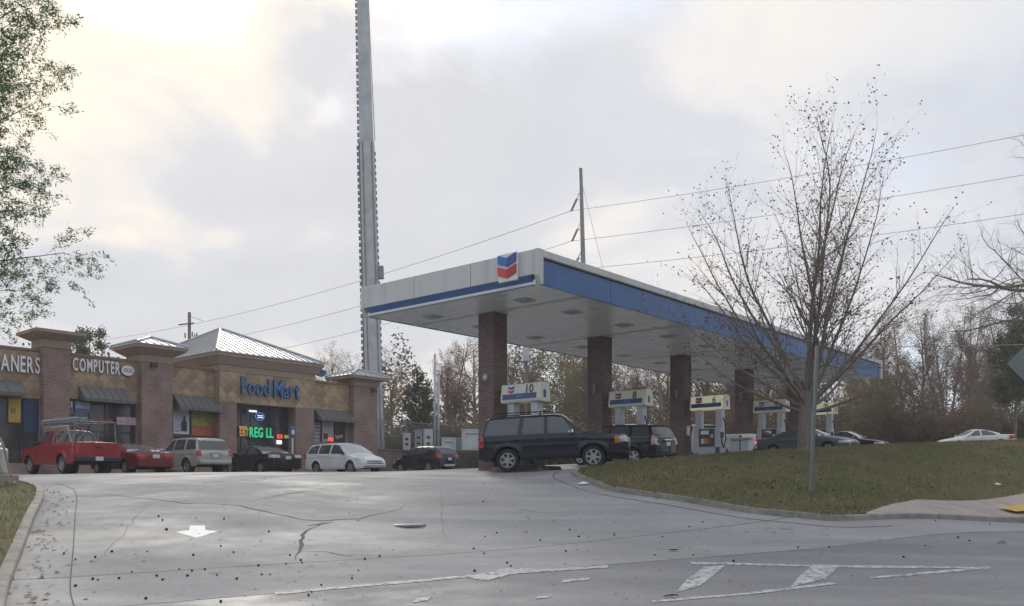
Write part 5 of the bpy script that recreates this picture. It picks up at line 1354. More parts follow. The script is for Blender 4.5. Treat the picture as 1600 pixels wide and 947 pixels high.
# small dark crossover by the retaining wall
def spec_cross():
    S = spec_suv(4.28, 1.80, 1.66); h = 2.14; k = 1.66 / 1.75; Z = lambda z: z * k
    S['top'] = [(-h, Z(.84)), (-h + .06, Z(1.12)), (-h + .34, Z(1.58)), (-h + .55, Z(1.68)), (-.5, Z(1.745)), (.0, Z(1.74)), (.3, Z(1.67)), (h * .56, Z(1.16)), (h * .66, Z(1.06)), (h * .85, Z(.96)), (h - .12, Z(.82)), (h, Z(.66))]
    S['belt'] = [(-h, Z(1.26)), (-h * .5, Z(1.20)), (h * .45, Z(1.06)), (h * .9, Z(.84)), (h, Z(.64))]
    S['rules'][0] = ('side_window', 'glass', wins([(-.02, Z(1.20)), (h * .46, Z(1.12)), (.30, Z(1.58)), (-.02, Z(1.64))], [(-h * .52, Z(1.30)), (-.12, Z(1.21)), (-.12, Z(1.64)), (-h * .40, Z(1.60))]))
    S['rules'][3] = ('taillight', 'tail', lambda x, y, z, r: x < -h + .42 and y > .54 and Z(.94) < z < Z(1.16))
    S['rules'][2] = ('rear_window', 'glass', lambda x, y, z, r: r in ('top', 'cap') and x < -h + .36 and Z(1.2) < z < Z(1.52) and y < .6)
    S['extra'] = [lambda c, b, ys, tp: box('skid_plate', 'galv', c, -h - .07, -h + .02, -.45, .45, .36, .50, b=.02)]
    S['hmat'] = 'chrome'; S['gap'] = .06; return S
x, y = row(664, 72200); place('dark_crossover', 'small dark crossover parked nose-in by the stained retaining wall', 'car', spec_cross(), x, y, A_V, 'car_black', GR)
# red pickup with a ladder rack
def spec_pickup(L=5.45, wb=3.2, bedlen=1.95, cab0=None):
    h = L / 2; xr = -h + 1.15; xf = xr + wb; cr = -h + bedlen + .05
    return dict(L=L, W=1.98, wr=.385, gap=.08, tw=.26, xf=xf, xr=xr, bot=.40, zmax=.85, tumble=.26, spokes=5, fround=.3, rround=.10, kf=.12, kr=.03, cap=.02, sm=.03,
        top=[(-h, 1.28), (-h + .03, 1.30), (cr - .03, 1.30), (cr, 1.34), (cr + .10, 1.80), (cr + .22, 1.87), (cr + .9, 1.89), (cr + 1.15, 1.84), (cr + 1.75, 1.24), (cr + 1.95, 1.20), (h - .25, 1.10), (h - .08, 1.0), (h, .92)],
        belt=[(-h, 1.255), (cr + 1.5, 1.24), (cr + 1.8, 1.16), (h - .2, 1.0), (h, .86)], plate=(-h - .14, .62), mirror=(cr + 1.38, 1.22), mmat='trim', handles=((cr + .28, 1.06),), hmat='trim', seams=((cr + 1.52, .55, cr + 1.55, 1.2), (cr + .12, .5, cr + .12, 1.24), (cr - .01, .5, cr - .01, 1.26)),
        single=('windshield', 'rear_window', 'grille', 'tailgate', 'front_bumper'),
        rules=[('side_window', 'glass', wins([(cr + .70, 1.29), (cr + 1.52, 1.29), (cr + 1.14, 1.74), (cr + .70, 1.78)], [(cr + .2, 1.30), (cr + .58, 1.30), (cr + .58, 1.77), (cr + .26, 1.74)])),
               ('windshield', 'glass_pale', lambda x, y, z, r: r == 'top' and cr + 1.15 < x < cr + 1.75), ('rear_window', 'glass', lambda x, y, z, r: r == 'top' and cr - .02 < x < cr + .2 and 1.36 < z < 1.78),
               ('taillight', 'tail', lambda x, y, z, r: x < -h + .07 and y > .80 and .84 < z < 1.22), ('headlight', 'head', lambda x, y, z, r: x > h - .3 and y > .55 and .82 < z < 1.0), ('grille', 'cabinet_grey', lambda x, y, z, r: x > h - .1 and y < .54 and .72 < z < 1.0), ('front_bumper', 'chrome', lambda x, y, z, r: x > h - .3 and z < .62),
               ('tailgate', 'PAINT', lambda x, y, z, r: r == 'cap' and x < 0 and y < .79 and .72 < z < 1.27)])
def pickup_bumper(car, body, ys, tp, L, mt):
    h = L / 2; box('rear_bumper', mt, car, -h - .13, -h + .02, -.92, .92, .50, .70, b=.04); box('tailgate_handle', 'trim', car, -h - .045, -h - .0, -.12, .12, 1.04, 1.12)
def rack(car, body, ys, tp):
    L = 5.45; h = L / 2; z = 2.12
    xs_ = (-h + .25, -h + 1.85)
    m = MB()
    for x in xs_:
        for s_ in (-1, 1): m.tube((x, s_ * .86, 1.26), (x, s_ * .80, z), .028)
        m.tube((x, -.88, z), (x, .88, z), .03)
    for s_ in (-1, 1): m.tube((-h + .0, s_ * .80, z), (h - 1.7, s_ * .80, z), .028)
    m.tube((h - 1.9, -.88, z), (h - 1.9, .88, z), .028)
    for s_ in (-1, 1): m.tube((h - 1.9, s_ * .80, z), (h - 2.35, s_ * .78, 1.86), .02)
    m.tube((-h + .25, .85, 1.62), (-h + 1.85, .85, 1.62), .02)
    m.build('ladder_rack', 'galv_dark', car)
S = spec_pickup(); S['rules'] = [(a, 'car_red' if b == 'PAINT' else b, c) for a, b, c in S['rules']]
S['extra'] = [lambda c, b, ys, tp: pickup_bumper(c, b, ys, tp, 5.45, 'trim'), rack]
x, y = row(108, 70500); pk_ = place('red_pickup', 'red pickup truck with a loaded ladder rack parked by the brick pier', 'pickup truck', S, x, y, A_V, 'car_red', GR)
# things carried on the rack
bpy.context.view_layer.update()
Mw = Matrix.LocRotScale(pk_.location, pk_.rotation_euler, None)
def on_rack(name, label, cat, builder, lx, ly, lz):
    p = Mw @ Vector((lx, ly, lz)); e = empty(name, tuple(p), pk_.rotation_euler.z, label, cat); e.rotation_euler = pk_.rotation_euler; builder(e); return e
def ladder(e, mat, L, w):
    for s_ in (-1, 1): box('rail', mat, e, 0, L, s_ * w - .02, s_ * w + .02, 0, .075)
    rm = MB().tube((0, -w + .02, .038), (0, w - .02, .038), .016, .016, 6).mesh('rung', mat)
    for k in range(int(L / .3)):
        o = bpy.data.objects.new('rung', rm); o.location = (.15 + k * .3, 0, 0); link(o, e)
M('fibre', (0.42, 0.46, 0.5), (0.34, 0.37, 0.4), .5, scale=3); M('ladder_orange', (0.30, 0.10, 0.05), (0.22, 0.08, 0.05), .6, scale=3); M('ladder_blue', (0.10, 0.16, 0.19), rough=.5)
on_rack('extension_ladder', 'grey blue extension ladder on top of the red pickup rack', 'ladder', lambda e: ladder(e, 'ladder_blue', 4.0, .22), -2.6, .42, 2.16)
on_rack('extension_ladder', 'pale aluminium ladder lying over the blue one on the pickup rack', 'ladder', lambda e: ladder(e, 'fibre', 3.4, .2), -2.2, .42, 2.25)
on_rack('extension_ladder', 'rust orange ladder lying flat on the pickup rack', 'ladder', lambda e: ladder(e, 'ladder_orange', 4.6, .2), -2.7, -.38, 2.16)
def stand(e):
    for a, b in (((0, 0, .0), (.35, 0, .62)), ((.35, 0, .62), (1.0, 0, .0))): MB().tube(a, b, .03, .03, 6).build('strut', 'fibre', e)
    MB().tube((-.5, .3, .62), (1.1, .3, .62), .03, .03, 6).build('crossbar', 'fibre', e)
on_rack('folding_trestle', 'pale folding trestle standing in the bed of the red pickup', 'trestle', stand, -1.9, .7, 1.31)
# vehicles at the pumps
S = spec_suv(4.75, 1.88, 1.74); h_ = 4.75 / 2
S['rules'][3] = ('taillight', 'tail_clear', lambda x, y, z, r: x < -h_ + .20 and y > .66 and .84 < z < 1.22); S['extra'] = [lambda c, b, ys, tp: box('plate_bar', 'chrome', c, -h_ - .075, -h_ - .02, -.3, .3, 1.0, 1.05)]
place('small_suv', 'black suv at pump 8 showing its pale tail lamps', 'car', S, 4.62, 38.0, A_V, 'car_black2')
S = spec_pickup(5.5, 3.3, 2.0); S['rules'] = [(a, 'car_white' if b == 'PAINT' else b, c) for a, b, c in S['rules']]; S['extra'] = [lambda c, b, ys, tp: pickup_bumper(c, b, ys, tp, 5.5, 'galv')]
place('white_pickup', 'white pickup truck standing behind pump 6', 'pickup truck', S, 10.0, 46.7, A_V, 'car_white')
S = spec_sedan(4.85, 1.84, 1.47); S['rules'][3] = ('taillight', 'tail_lit', lambda x, y, z, r: x < -2.425 + .2 and y > .55 and .78 < z < .92)
p = col_xy(3) - u * 1.9 - v * 4.3; place('grey_sedan', 'dark grey sedan with lit tail lamp in front of pump 4', 'car', S, p.x, p.y, A_V + math.pi, 'car_grey')
S = spec_sedan(4.8, 1.82, 1.46)
p = col_xy(4) + u * (SPAN * .5) - v * 1.9; place('two_tone_sedan', 'black sedan with pale bonnet nosing out beyond pump 2', 'car', S, p.x, p.y, A_V + math.pi, 'car_black2')
S = spec_sedan(4.75, 1.82, 1.42); S['rules'][3] = ('taillight', 'tail', lambda x, y, z, r: x < -2.375 + .55 and y > .5 and .68 < z < .92)
place('white_coupe', 'low white car on the far side of the grass bank', 'car', S, at(1523, 0, 60).x, 60, math.pi - R(4), 'car_white')

# ================================================================== tower, poles and wires
def polar(px, Y): return (px - 800) / F * Y
# cell tower
TYD = 64.0
tb = Vector((polar(586, TYD), TYD, 2.45)); tt = Vector((polar(564, TYD), TYD, 39.0))
tow = empty('cell_tower', tuple(tb), 0, 'tall galvanised cell tower mast with climbing pegs behind the shops', 'tower')
ax = (tt - tb); H = ax.length; dr = ax.normalized()
tow.rotation_euler = (0, math.atan2(ax.x, ax.z), 0)
m = MB(); m.lathe([(.70, 0), (.64, 12), (.585, 22.5)], 24); m.build('lower_shaft', 'galv', tow)
m = MB(); m.lathe([(.525, 22.5), (.37, H)], 24); m.build('upper_shaft', 'galv', tow)
def rad(z): return .70 - .115 * z / 22.5 if z < 22.5 else .525 - .155 * (z - 22.5) / (H - 22.5)
for k, a in enumerate((-2.5, -1.9, -.75)): MB().path([(math.cos(a) * (rad(z) + .03), math.sin(a) * (rad(z) + .03), z) for z in (0.2, 11, 22.4)], .045, 6).build('conduit', 'galv_dark', tow)
pg = MB().box(0, .04, -.03, .03, -.12, .12).box(.04, .13, -.05, .05, -.15, .15).mesh('climbing_peg', 'galv_dark')
for a, z0, z1 in ((math.pi, 1.0, H - .5), (0.0, 1.0, 21.8)):
    z = z0
    while z < z1:
        o = bpy.data.objects.new('climbing_peg', pg); o.location = (math.cos(a) * (rad(z) - .01), math.sin(a) * (rad(z) - .01), z); o.rotation_euler = (0, 0, a); o.scale = (1, 1, 1) if a > 1 else (.55, 1, .8); link(o, tow); z += .47
MB().path([(rad(z) + .10 if z < 30 else rad(z) + .04, 0, z) for z in (22.6, 30, H)], .03, 5).build('cable', 'galv_dark', tow)
MB().box(rad(13.0) - .02, rad(13) + .35, -.2, .2, 12.6, 13.5).build('junction_box', 'cabinet_grey', tow)
# transmission pole and its lines
TP = Vector((polar(920, 80), 80, 0)); zg = hf(TP.x, TP.y); ztop = (HOR - 263) / F * 80
tp = empty('transmission_pole', (TP.x, TP.y, zg), 0, 'slender steel transmission pole with three angled insulators above the canopy', 'power pole'); tp.rotation_euler = (0, R(-1.6), 0)
Hh = ztop - zg
MB().lathe([(.34, -.3), (.17, Hh)], 10).build('shaft', 'galv_dark', tp, True)
att = []
for k, py in enumerate((300, 347, 392)):
    z0 = (HOR - py) / F * 80 - zg; z1 = z0 - 1.75
    i_ = MB().tube((-.15, 0, z0), (-.95, -.1, z1 + .05), .05, .05, 6).build('insulator_arm', 'galv', tp)
    m = MB()
    m.tube((-.45, -.03, z0 - .66), (-.95, -.1, z1 + .05), .11, .11, 8); m.build('insulator', 'galv_dark', i_)
    MB().tube((-.15, 0, z0 - .75), (-.42, -.03, z0 - .6), .035, .035, 5).build('brace', 'galv', tp)
    off = math.tan(R(1.6)) * z1
    att.append(Vector((TP.x - 1.0 - off, 79.9, zg + z1)))
MB().path([(0.15, 0, Hh - 1.6), (3.0, 1.0, Hh - 14), (5.2, 1.8, 0)], .02, 4).build('guy_wire', 'wire', tp)
def wire(name, a, b, sag, r, label, group, n=26):
    pts = []
    for k in range(n + 1):
        t_ = k / n; p = a.lerp(b, t_); p.z -= 4 * sag * t_ * (1 - t_); pts.append(p)
    tag(MB().path(pts, r, 5).build(name, 'wire'), label, 'power line', group)
for k, a in enumerate(att):
    nm = ['top', 'middle', 'lowest'][k]
    wire('power_line', a, Vector((76, 54, 31.5 - 3.4 * k)), 1.2, .019, nm + ' power line running right from the steel pole over the bare tree', 'power lines right of the steel pole')
    wire('power_line', a, Vector((-108, 172, 27.5 - 3.0 * k)), 4.2, .023, nm + ' power line running left from the steel pole behind the tower', 'power lines left of the steel pole')
wire('cable_line', Vector((polar(1380, 62), 62, 9.8)), Vector((46, 52, 9.0)), .15, .028, 'thick cable running right past the bare roadside trees', None)
# wooden utility pole behind the shops
UP = Vector((polar(296, 86), 86, 0)); zg = hf(UP.x, UP.y); Hh = (HOR - 488) / F * 86 - zg
up = empty('utility_pole', (UP.x, UP.y, zg), 0, 'wooden utility pole with a cross arm behind the hip roof', 'power pole')
MB().lathe([(.2, -.3), (.15, Hh)], 9).build('shaft', 'wood_pole', up, True)
MB().box(-.95, .5, -.06, .06, -.06, .06).build('cross_arm', 'wood_pole', up, loc=(0, -.2, Hh - 1.15)).rotation_euler = (0, R(-10), R(20))
for x_, z_ in ((-.35, 2.3), (.35, 2.2), (.6, 2.4), (.8, 2.3)): MB().lathe([(.03, -.25), (.07, -.2), (.07, .15), (.03, .3)], 7).build('insulator', 'galv_dark', up, loc=(x_, -.2, Hh - z_))
MB().path([(.1, 0, Hh - .4), (.6, -.2, Hh - .6), (1.5, -.3, Hh - .9)], .03, 4).build('drop_wire', 'wire', up)
# lamp poles and transformer
for px, lab in ((679.5, 'bright thin steel pole in the compound, the taller of the twin poles'), (685, 'thin steel pole in the compound beside the taller one')):
    Y = 66; e = empty('steel_pole', (polar(px, Y), Y, 2.5), 0, lab, 'pole', 'twin steel poles in the compound'); hh = 7.3 if px < 682 else 5.6
    MB().lathe([(.10, 0), (.085, hh)], 9).build('shaft', 'galv', e, True); box('base_plate', 'galv_dark', e, -.2, .2, -.2, .2, 0, .05); MB().lathe([(.09, hh), (.1, hh + .02), (.04, hh + .12)], 9).build('finial', 'galv', e)
tf = empty('transformer_pole', (polar(822, 72), 72, hf(polar(822, 72), 72)), 0, 'wooden pole carrying a white transformer can beyond pump 10', 'power pole'); hh = (HOR - 538) / F * 72 - tf.location.z
MB().lathe([(.17, -.2), (.13, hh + .3)], 9).build('shaft', 'wood_pole', tf, True); MB().lathe([(.05, 0), (.26, .02), (.28, .1), (.28, 1.25), (.22, 1.36), (.05, 1.4)], 14).build('transformer', 'cabinet', tf, True, loc=(0, -.42, hh - 1.5)); MB().box(-.05, .05, -.3, -.05, hh - 1.3, hh - .4).build('bracket', 'galv_dark', tf)
# ------------------------------------------------------------------ compound behind the retaining wall
comp = empty('retaining_wall', (BLD.x, BLD.y, 0), RZ_U, 'stained concrete retaining wall beside the shops under the fence', 'wall')
zt = 2.66
wl = 3.0
for k in range(10):
    x0 = S1 + .02 + k * wl; box('wall_panel', 'retain', comp, x0 + .006, x0 + wl - .006, 3.3, 3.62, .3, zt - .10 - .002 * (k % 2))
box('coping', 'retain', comp, S1 + .02, S1 + 10 * wl, 3.24, 3.68, zt - .10, zt, b=.02)
ter = MB().box(S1 - .2, S1 + 10 * wl, 3.62, 26, .2, zt - .06).build('terrace', 'soil', None, loc=(BLD.x, BLD.y, 0), rz=RZ_U); tag(ter, kind='structure')
fe = empty('chain_link_fence', tuple(Matrix.LocRotScale(Vector((BLD.x, BLD.y, 0)), Matrix.Rotation(RZ_U, 3, 'Z').to_quaternion(), None) @ Vector((S1, 3.9, zt - .06))), RZ_U, 'tall grey chain link fence on top of the retaining wall', 'fence')
FH = 2.15; FL = 24.0
for k in range(9):
    MB().tube((k * 3.0 + .1, 0, 0), (k * 3 + .1, 0, FH + .1), .04, .04, 8).build('post', 'galv_dark', fe)
MB().tube((0.1, 0, FH), (FL, 0, FH), .028, .028, 6).build('top_rail', 'galv_dark', fe)
MB().tube((0.1, 0, 1.05), (FL, 0, 1.05), .022, .022, 6).build('mid_rail', 'galv_dark', fe)
m = MB(); sp = .17; k = -FH
while k < FL:
    for s_ in (1, -1):
        a, b = (k, k + FH); x0, x1 = max(.1, a), min(FL, b)
        if x1 > x0:
            za, zb = ((x0 - a), (x1 - a)) if s_ > 0 else (FH - (x0 - a), FH - (x1 - a))
            w = .011; m.add([(x0, s_ * .006, za - w), (x1, s_ * .006, zb - w), (x1, s_ * .006, zb + w), (x0, s_ * .006, za + w)], [(0, 1, 2, 3)])
    k += sp
o = m.build('wire_mesh', 'galv_dark', fe); o['kind'] = 'stuff'
for (px0, px1, ptop, Y, mt, nm, lab) in [(722, 751, 671, 63.5, 'cabinet', 'equipment_cabinet', 'largest white equipment cabinet behind the fence'), (690, 712, 684, 64, 'cabinet', 'equipment_cabinet', 'low white equipment cabinet between the steel poles and the largest cabinet'), (711, 722, 685, 64.6, 'cabinet_grey', 'equipment_cabinet', 'grey narrow equipment cabinet beside the largest white one'), (662, 676, 671, 64, 'cabinet', 'meter_cabinet', 'meter cabinet with dark dials under a small hood'), (630, 641, 677, 63, 'cabinet', 'meter_cabinet', 'small grey meter cabinet with two dark plates near the brick pier'), (648, 659, 672, 63.4, 'cabinet_grey', 'meter_cabinet', 'pair of switch boxes on a rack behind the fence')]:
    x0, x1 = polar(px0, Y), polar(px1, Y); w = x1 - x0; hh = (HOR - ptop) / F * Y - 2.6
    e = empty(nm, ((x0 + x1) / 2, Y, 2.6), R(8), lab, 'cabinet'); box('casing', mt, e, -w / 2, w / 2, -.3, .4, 0, hh - .08, b=.015); box('lid', mt, e, -w / 2 - .03, w / 2 + .03, -.34, .44, hh - .08, hh, b=.02)
    if w > .7: box('door', mt, e, -w / 2 + .1, w / 2 - .12, -.325, -.3005, .12, hh - .2); box('vent', 'cabinet_grey', e, -w / 2 + .2, w / 2 - .2, -.335, -.3255, hh - .42, hh - .28); box('latch', 'frame', e, w / 2 - .24, w / 2 - .19, -.345, -.3255, hh * .45, hh * .55)
    if nm == 'meter_cabinet':
        for k in range(2): box('dial_plate', 'pump_dark', e, -.12, .12, -.315, -.3005, hh * (.25 + .3 * k), hh * (.25 + .3 * k) + .2)
# ------------------------------------------------------------------ roadside items
p = onground(1265, 779); sp_ = empty('sign_post', tuple(p), 0, 'bare leaning galvanised sign post on the front of the grass bank', 'post')
top_ = Vector((polar(1277, 22.2), 22.2, (HOR - 540) / F * 22.2)) - p
m = MB(); d = top_.normalized(); sx = Vector((1, 0, 0)); n = 10
for a, b, w_, y_ in ((-.04, .04, 0, 0),):
    m.add([(-.045, 0, -.4), (.045, 0, -.4), top_ + Vector((.045, 0, 0)), top_ + Vector((-.045, 0, 0)), (-.045, .012, -.4), (.045, .012, -.4), top_ + Vector((.045, .012, 0)), top_ + Vector((-.045, .012, 0))], [(0, 1, 2, 3), (4, 7, 6, 5), (0, 4, 5, 1), (1, 5, 6, 2), (2, 6, 7, 3), (3, 7, 4, 0)])
m.build('channel', 'post', sp_)
for s_ in (-.045, .037):
    m = MB(); m.add([(s_, -.03, -.4), (s_ + .008, -.03, -.4), top_ + Vector((s_ + .008, -.03, 0)), top_ + Vector((s_, -.03, 0)), (s_, -.0005, -.4), (s_ + .008, -.0005, -.4), top_ + Vector((s_ + .008, -.0005, 0)), top_ + Vector((s_, -.0005, 0))], [(0, 1, 2, 3), (4, 7, 6, 5), (0, 4, 5, 1), (1, 5, 6, 2), (2, 6, 7, 3), (3, 7, 4, 0)]); m.build('flange', 'post', sp_)
# back of a diamond warning sign at the right
M('sign_back', (0.20, 0.235, 0.215), (0.17, 0.20, 0.185), .6, metal=.2, scale=3)
Y = 21.5; x0 = polar(1618, Y); zc = (HOR - 568) / F * Y; zg = hf(x0, Y); ds = empty('warning_sign', (x0, Y, zg), R(0), 'plain grey green back of a diamond road sign', 'road sign')
a_ = .68; MB().prism([(-a_, 0), (-.04, -a_ + .04), (.04, -a_ + .04), (a_, 0), (.04, a_ - .04), (-.04, a_ - .04)], 1, .03, .036).build('plate', 'sign_back', ds, loc=(0, 0, zc - zg)); MB().box(-.03, .03, -.03, .03, -.3, zc - zg + .6).build('post', 'post', ds)
# vacuum post with hose at the left edge
p = Vector((polar(-6, 24.6), 24.6, 0)); zg = hf(p.x, p.y) + CH - .02
vac = empty('vacuum_machine', (p.x, p.y, zg), R(10), 'white car vacuum on a concrete pad with a tan hose', 'vacuum')
box('pad', 'curb', vac, -.7, .42, -.5, .5, -.1, .30, b=.02); box('canister', 'cabinet', vac, -.42, .22, -.3, .3, .30, 1.05, b=.05); box('dome', 'galv', vac, -.36, .16, -.25, .25, 1.05, 1.2, b=.08)
M('hose', (0.30, 0.235, 0.15), (0.24, 0.19, 0.125), .6, scale=8)
hp = [(-.1, -.1, 1.18), (.05, -.15, 1.32), (.18, -.2, 1.30), (.28, -.25, 1.1), (.36, -.3, .8), (.46, -.36, .45), (.58, -.42, .12), (.66, -.5, .03)]
MB().path([Vector(q) for q in cat_rom3(hp)] if 'cat_rom3' in globals() else hp, .035, 8).build('hose', 'hose', vac)
MB().path([(.12, -.32, .75), (.2, -.36, .55), (.34, -.42, .33), (.44, -.46, .12), (.6, -.5, .03)], .03, 7).build('hose', 'hose', vac)

# ================================================================== trees
def grow(rg, segs, tips, p, d, L, r, lev, P):
    st = P['step'][lev]; n = max(3, int(L / st)); wob = P['wob'][lev]; trop = P['trop'][lev]
    cd_ = P['dens'][lev] * L / n if lev < P['levels'] else 0; r1 = r * P['taper'][lev]
    acc = rg.random()
    for i in range(n):
        t_ = (i + 1) / n
        d = (d + Vector((rg.gauss(0, wob), rg.gauss(0, wob), rg.gauss(0, wob))) + Vector((0, 0, trop))).normalized()
        q = p + d * (L / n); ra = r + (r1 - r) * (i / n); rb = r + (r1 - r) * t_
        segs.append((p, q, ra, rb, lev)); p = q
        if lev >= P['levels'] - P.get('tipl', 0): tips.append((p, d))
        if lev < P['levels'] and t_ > P['start'][lev]:
            acc += cd_
            while acc > 1:
                acc -= 1
                a = R(rg.gauss(P['ang'][lev], 9)); az = rg.uniform(0, 2 * math.pi)
                o = d.orthogonal().normalized(); o2 = d.cross(o); cdv = (d * math.cos(a) + (o * math.cos(az) + o2 * math.sin(az)) * math.sin(a)).normalized()
                cl = L * P['ratio'][lev] * (1 - P['fall'][lev] * t_) * rg.uniform(.65, 1.15)
                if cl > .12: grow(rg, segs, tips, p, cdv, cl, min(rb * .8, rb * P['rr'][lev]), lev + 1, P)
def seg_mesh(name, segs, mat, smin=3):
    m = MB(); V_, F_ = m.v, m.f
    for (a, b, ra, rb, lev) in segs:
        n = 7 if ra > .12 else (5 if ra > .04 else (4 if ra > .015 else 3))
        d = (b - a)
        if d.length < 1e-5: continue
        d.normalize(); x = d.orthogonal().normalized(); y = d.cross(x); k = len(V_)
        for q, r in ((a - d * min(ra * .3, .02), ra), (b, rb)):
            for i in range(n):
                t_ = 2 * math.pi * i / n; V_.append(tuple(q + (x * math.cos(t_) + y * math.sin(t_)) * r))
        for i in range(n): F_.append((k + i, k + (i + 1) % n, k + n + (i + 1) % n, k + n + i))
    return m.mesh(name, mat, True)
def leaf_mesh(name, rg, tips, per, size, spread, mat, asp=.55, droop=0.0, count=None):
    m = MB(); V_, F_ = m.v, m.f
    T = tips if count is None else [rg.choice(tips) for _ in range(count)]
    for (p, d) in T:
        for _ in range(per if rg.random() < per - int(per) or per >= 1 else 0) if isinstance(per, int) else range(int(per) + (rg.random() < per - int(per))):
            c = p + Vector((rg.gauss(0, spread), rg.gauss(0, spread), rg.gauss(0, spread) - droop)); s_ = size * rg.uniform(.6, 1.4)
            a = (d * .6 + Vector((rg.gauss(0, 1), rg.gauss(0, 1), rg.gauss(0, 1)))).normalized(); b = a.orthogonal().normalized(); t_ = rg.uniform(0, 6.28); b = b * math.cos(t_) + a.cross(b) * math.sin(t_)
            k = len(V_); V_ += [tuple(c - a * s_), tuple(c + b * s_ * asp), tuple(c + a * s_), tuple(c - b * s_ * asp)]; F_.append((k, k + 1, k + 2, k + 3))
    return m.mesh(name, mat)
def tree_proto(kind, seed):
    """(height, [(part, mesh)]) built round the origin"""
    rg = random.Random(seed); segs = []; tips = []
    if kind == 'bare':
        P = dict(levels=3, step=(.9, .6, .4, .3), wob=(.05, .10, .14, .18), trop=(.03, .07, .05, .03), dens=(1.9, 2.5, 3.2), start=(.28, .12, .1), ang=(38, 38, 40), ratio=(.44, .42, .45), fall=(.6, .5, .4), rr=(.55, .6, .6), taper=(.22, .25, .3, .35), tipl=0)
        grow(rg, segs, tips, Vector((0, 0, -.3)), Vector((0, 0, 1)), 15.5, .24, 0, P); H = 15.5; bark, lf, sz, per, spd = 'bark_brown', 'leaf_brown', .06, 4.5, .22
    elif kind == 'slim':
        P = dict(levels=3, step=(1.0, .5, .4, .3), wob=(.035, .10, .14, .18), trop=(.03, .10, .05, .03), dens=(2.3, 2.6, 3.2), start=(.35, .15, .1), ang=(32, 36, 40), ratio=(.26, .42, .45), fall=(.55, .5, .4), rr=(.42, .6, .6), taper=(.25, .25, .3, .35), tipl=0)
        grow(rg, segs, tips, Vector((0, 0, -.3)), Vector((0, 0, 1)), 16, .19, 0, P); H = 16; bark, lf, sz, per, spd = 'bark_brown', 'leaf_brown', .06, 6.0, .22
    elif kind == 'tan':
        P = dict(levels=3, step=(.8, .6, .4, .3), wob=(.07, .10, .14, .18), trop=(.02, .06, .04, .02), dens=(2.0, 2.2, 2.8), start=(.22, .12, .1), ang=(46, 42, 44), ratio=(.52, .44, .42), fall=(.5, .45, .4), rr=(.6, .6, .6), taper=(.25, .25, .3, .35), tipl=0)
        grow(rg, segs, tips, Vector((0, 0, -.3)), Vector((0, 0, 1)), 13, .27, 0, P); H = 14; bark, lf, sz, per, spd = 'bark_brown', 'leaf_tan', .065, 5.0, .26
    elif kind == 'pale':
        P = dict(levels=3, step=(.9, .7, .45, .3), wob=(.06, .12, .16, .2), trop=(.02, .04, .02, .01), dens=(1.6, 1.9, 2.8), start=(.3, .15, .1), ang=(50, 45, 44), ratio=(.55, .42, .42), fall=(.5, .45, .4), rr=(.6, .55, .55), taper=(.25, .25, .3, .35), tipl=0)
        grow(rg, segs, tips, Vector((0, 0, -.3)), Vector((0, 0, 1)), 14, .30, 0, P); H = 15; bark, lf, sz, per, spd = 'bark_pale', 'leaf_brown', .065, 6.0, .28
    elif kind == 'pine':
        P = dict(levels=2, step=(.9, .45, .3), wob=(.03, .08, .12), trop=(.03, .03, .04), dens=(3.2, 3.0), start=(.32, .35), ang=(72, 45), ratio=(.26, .38), fall=(.6, .3), rr=(.3, .5), taper=(.2, .3, .4), tipl=0)
        grow(rg, segs, tips, Vector((0, 0, -.3)), Vector((0, 0, 1)), 15, .22, 0, P); H = 15.5; bark, lf, sz, per, spd = 'bark', 'leaf_dark', .12, 24, .27
    elif kind == 'cedar':
        P = dict(levels=2, step=(.7, .4, .3), wob=(.02, .06, .12), trop=(.03, .08, .06), dens=(6.5, 3.2), start=(.04, .2), ang=(62, 45), ratio=(.30, .36), fall=(.86, .3), rr=(.3, .5), taper=(.15, .3, .4), tipl=0)
        grow(rg, segs, tips, Vector((0, 0, -.3)), Vector((0, 0, 1)), 10, .2, 0, P); H = 10.3; bark, lf, sz, per, spd = 'bark', 'leaf_dark', .11, 12, .17
    elif kind == 'olive':
        P = dict(levels=3, step=(.6, .5, .35, .3), wob=(.08, .12, .16, .2), trop=(.02, .05, .03, .02), dens=(2.2, 2.0, 2.0), start=(.15, .15, .2), ang=(45, 42, 44), ratio=(.55, .44, .42), fall=(.45, .4, .4), rr=(.6, .6, .6), taper=(.25, .25, .3, .35), tipl=0)
        grow(rg, segs, tips, Vector((0, 0, -.3)), Vector((0, 0, 1)), 8, .16, 0, P); H = 9; bark, lf, sz, per, spd = 'bark', 'leaf_olive', .085, 12.0, .34
    else:  # shrub
        P = dict(levels=2, step=(.4, .3, .25), wob=(.10, .15, .2), trop=(.04, .04, .02), dens=(3.2, 3.0), start=(.1, .1), ang=(40, 45), ratio=(.55, .45), fall=(.4, .4), rr=(.6, .6), taper=(.3, .3, .4), tipl=0)
        for k in range(6):
            a = k * 1.05 + rg.random(); grow(rg, segs, tips, Vector((.3 * math.cos(a), .3 * math.sin(a), -.2)), Vector((math.cos(a) * .5, math.sin(a) * .5, 1)).normalized(), rg.uniform(2.2, 3.2), .04, 0, P)
        H = 3.2; bark, lf, sz, per, spd = 'bark_brown', ('leaf_brown' if kind == 'shrub_brown' else 'leaf_olive'), .06, 8.0, .22
    lo = [s for s in segs if s[4] == 0]; hi = [s for s in segs if s[4] > 0]
    if len(hi) > 26000: hi = hi[:26000]
    parts = [('stems' if 'shrub' in kind else 'trunk', seg_mesh('trunk', lo, bark)), ('branches', seg_mesh('branches', hi, 'twig' if bark == 'bark_brown' else bark))]
    T = tips if len(tips) * per < 42000 else rg.sample(tips, int(42000 / per))
    parts.append(('crown', leaf_mesh('crown', rg, T, per, sz, spd, lf)))
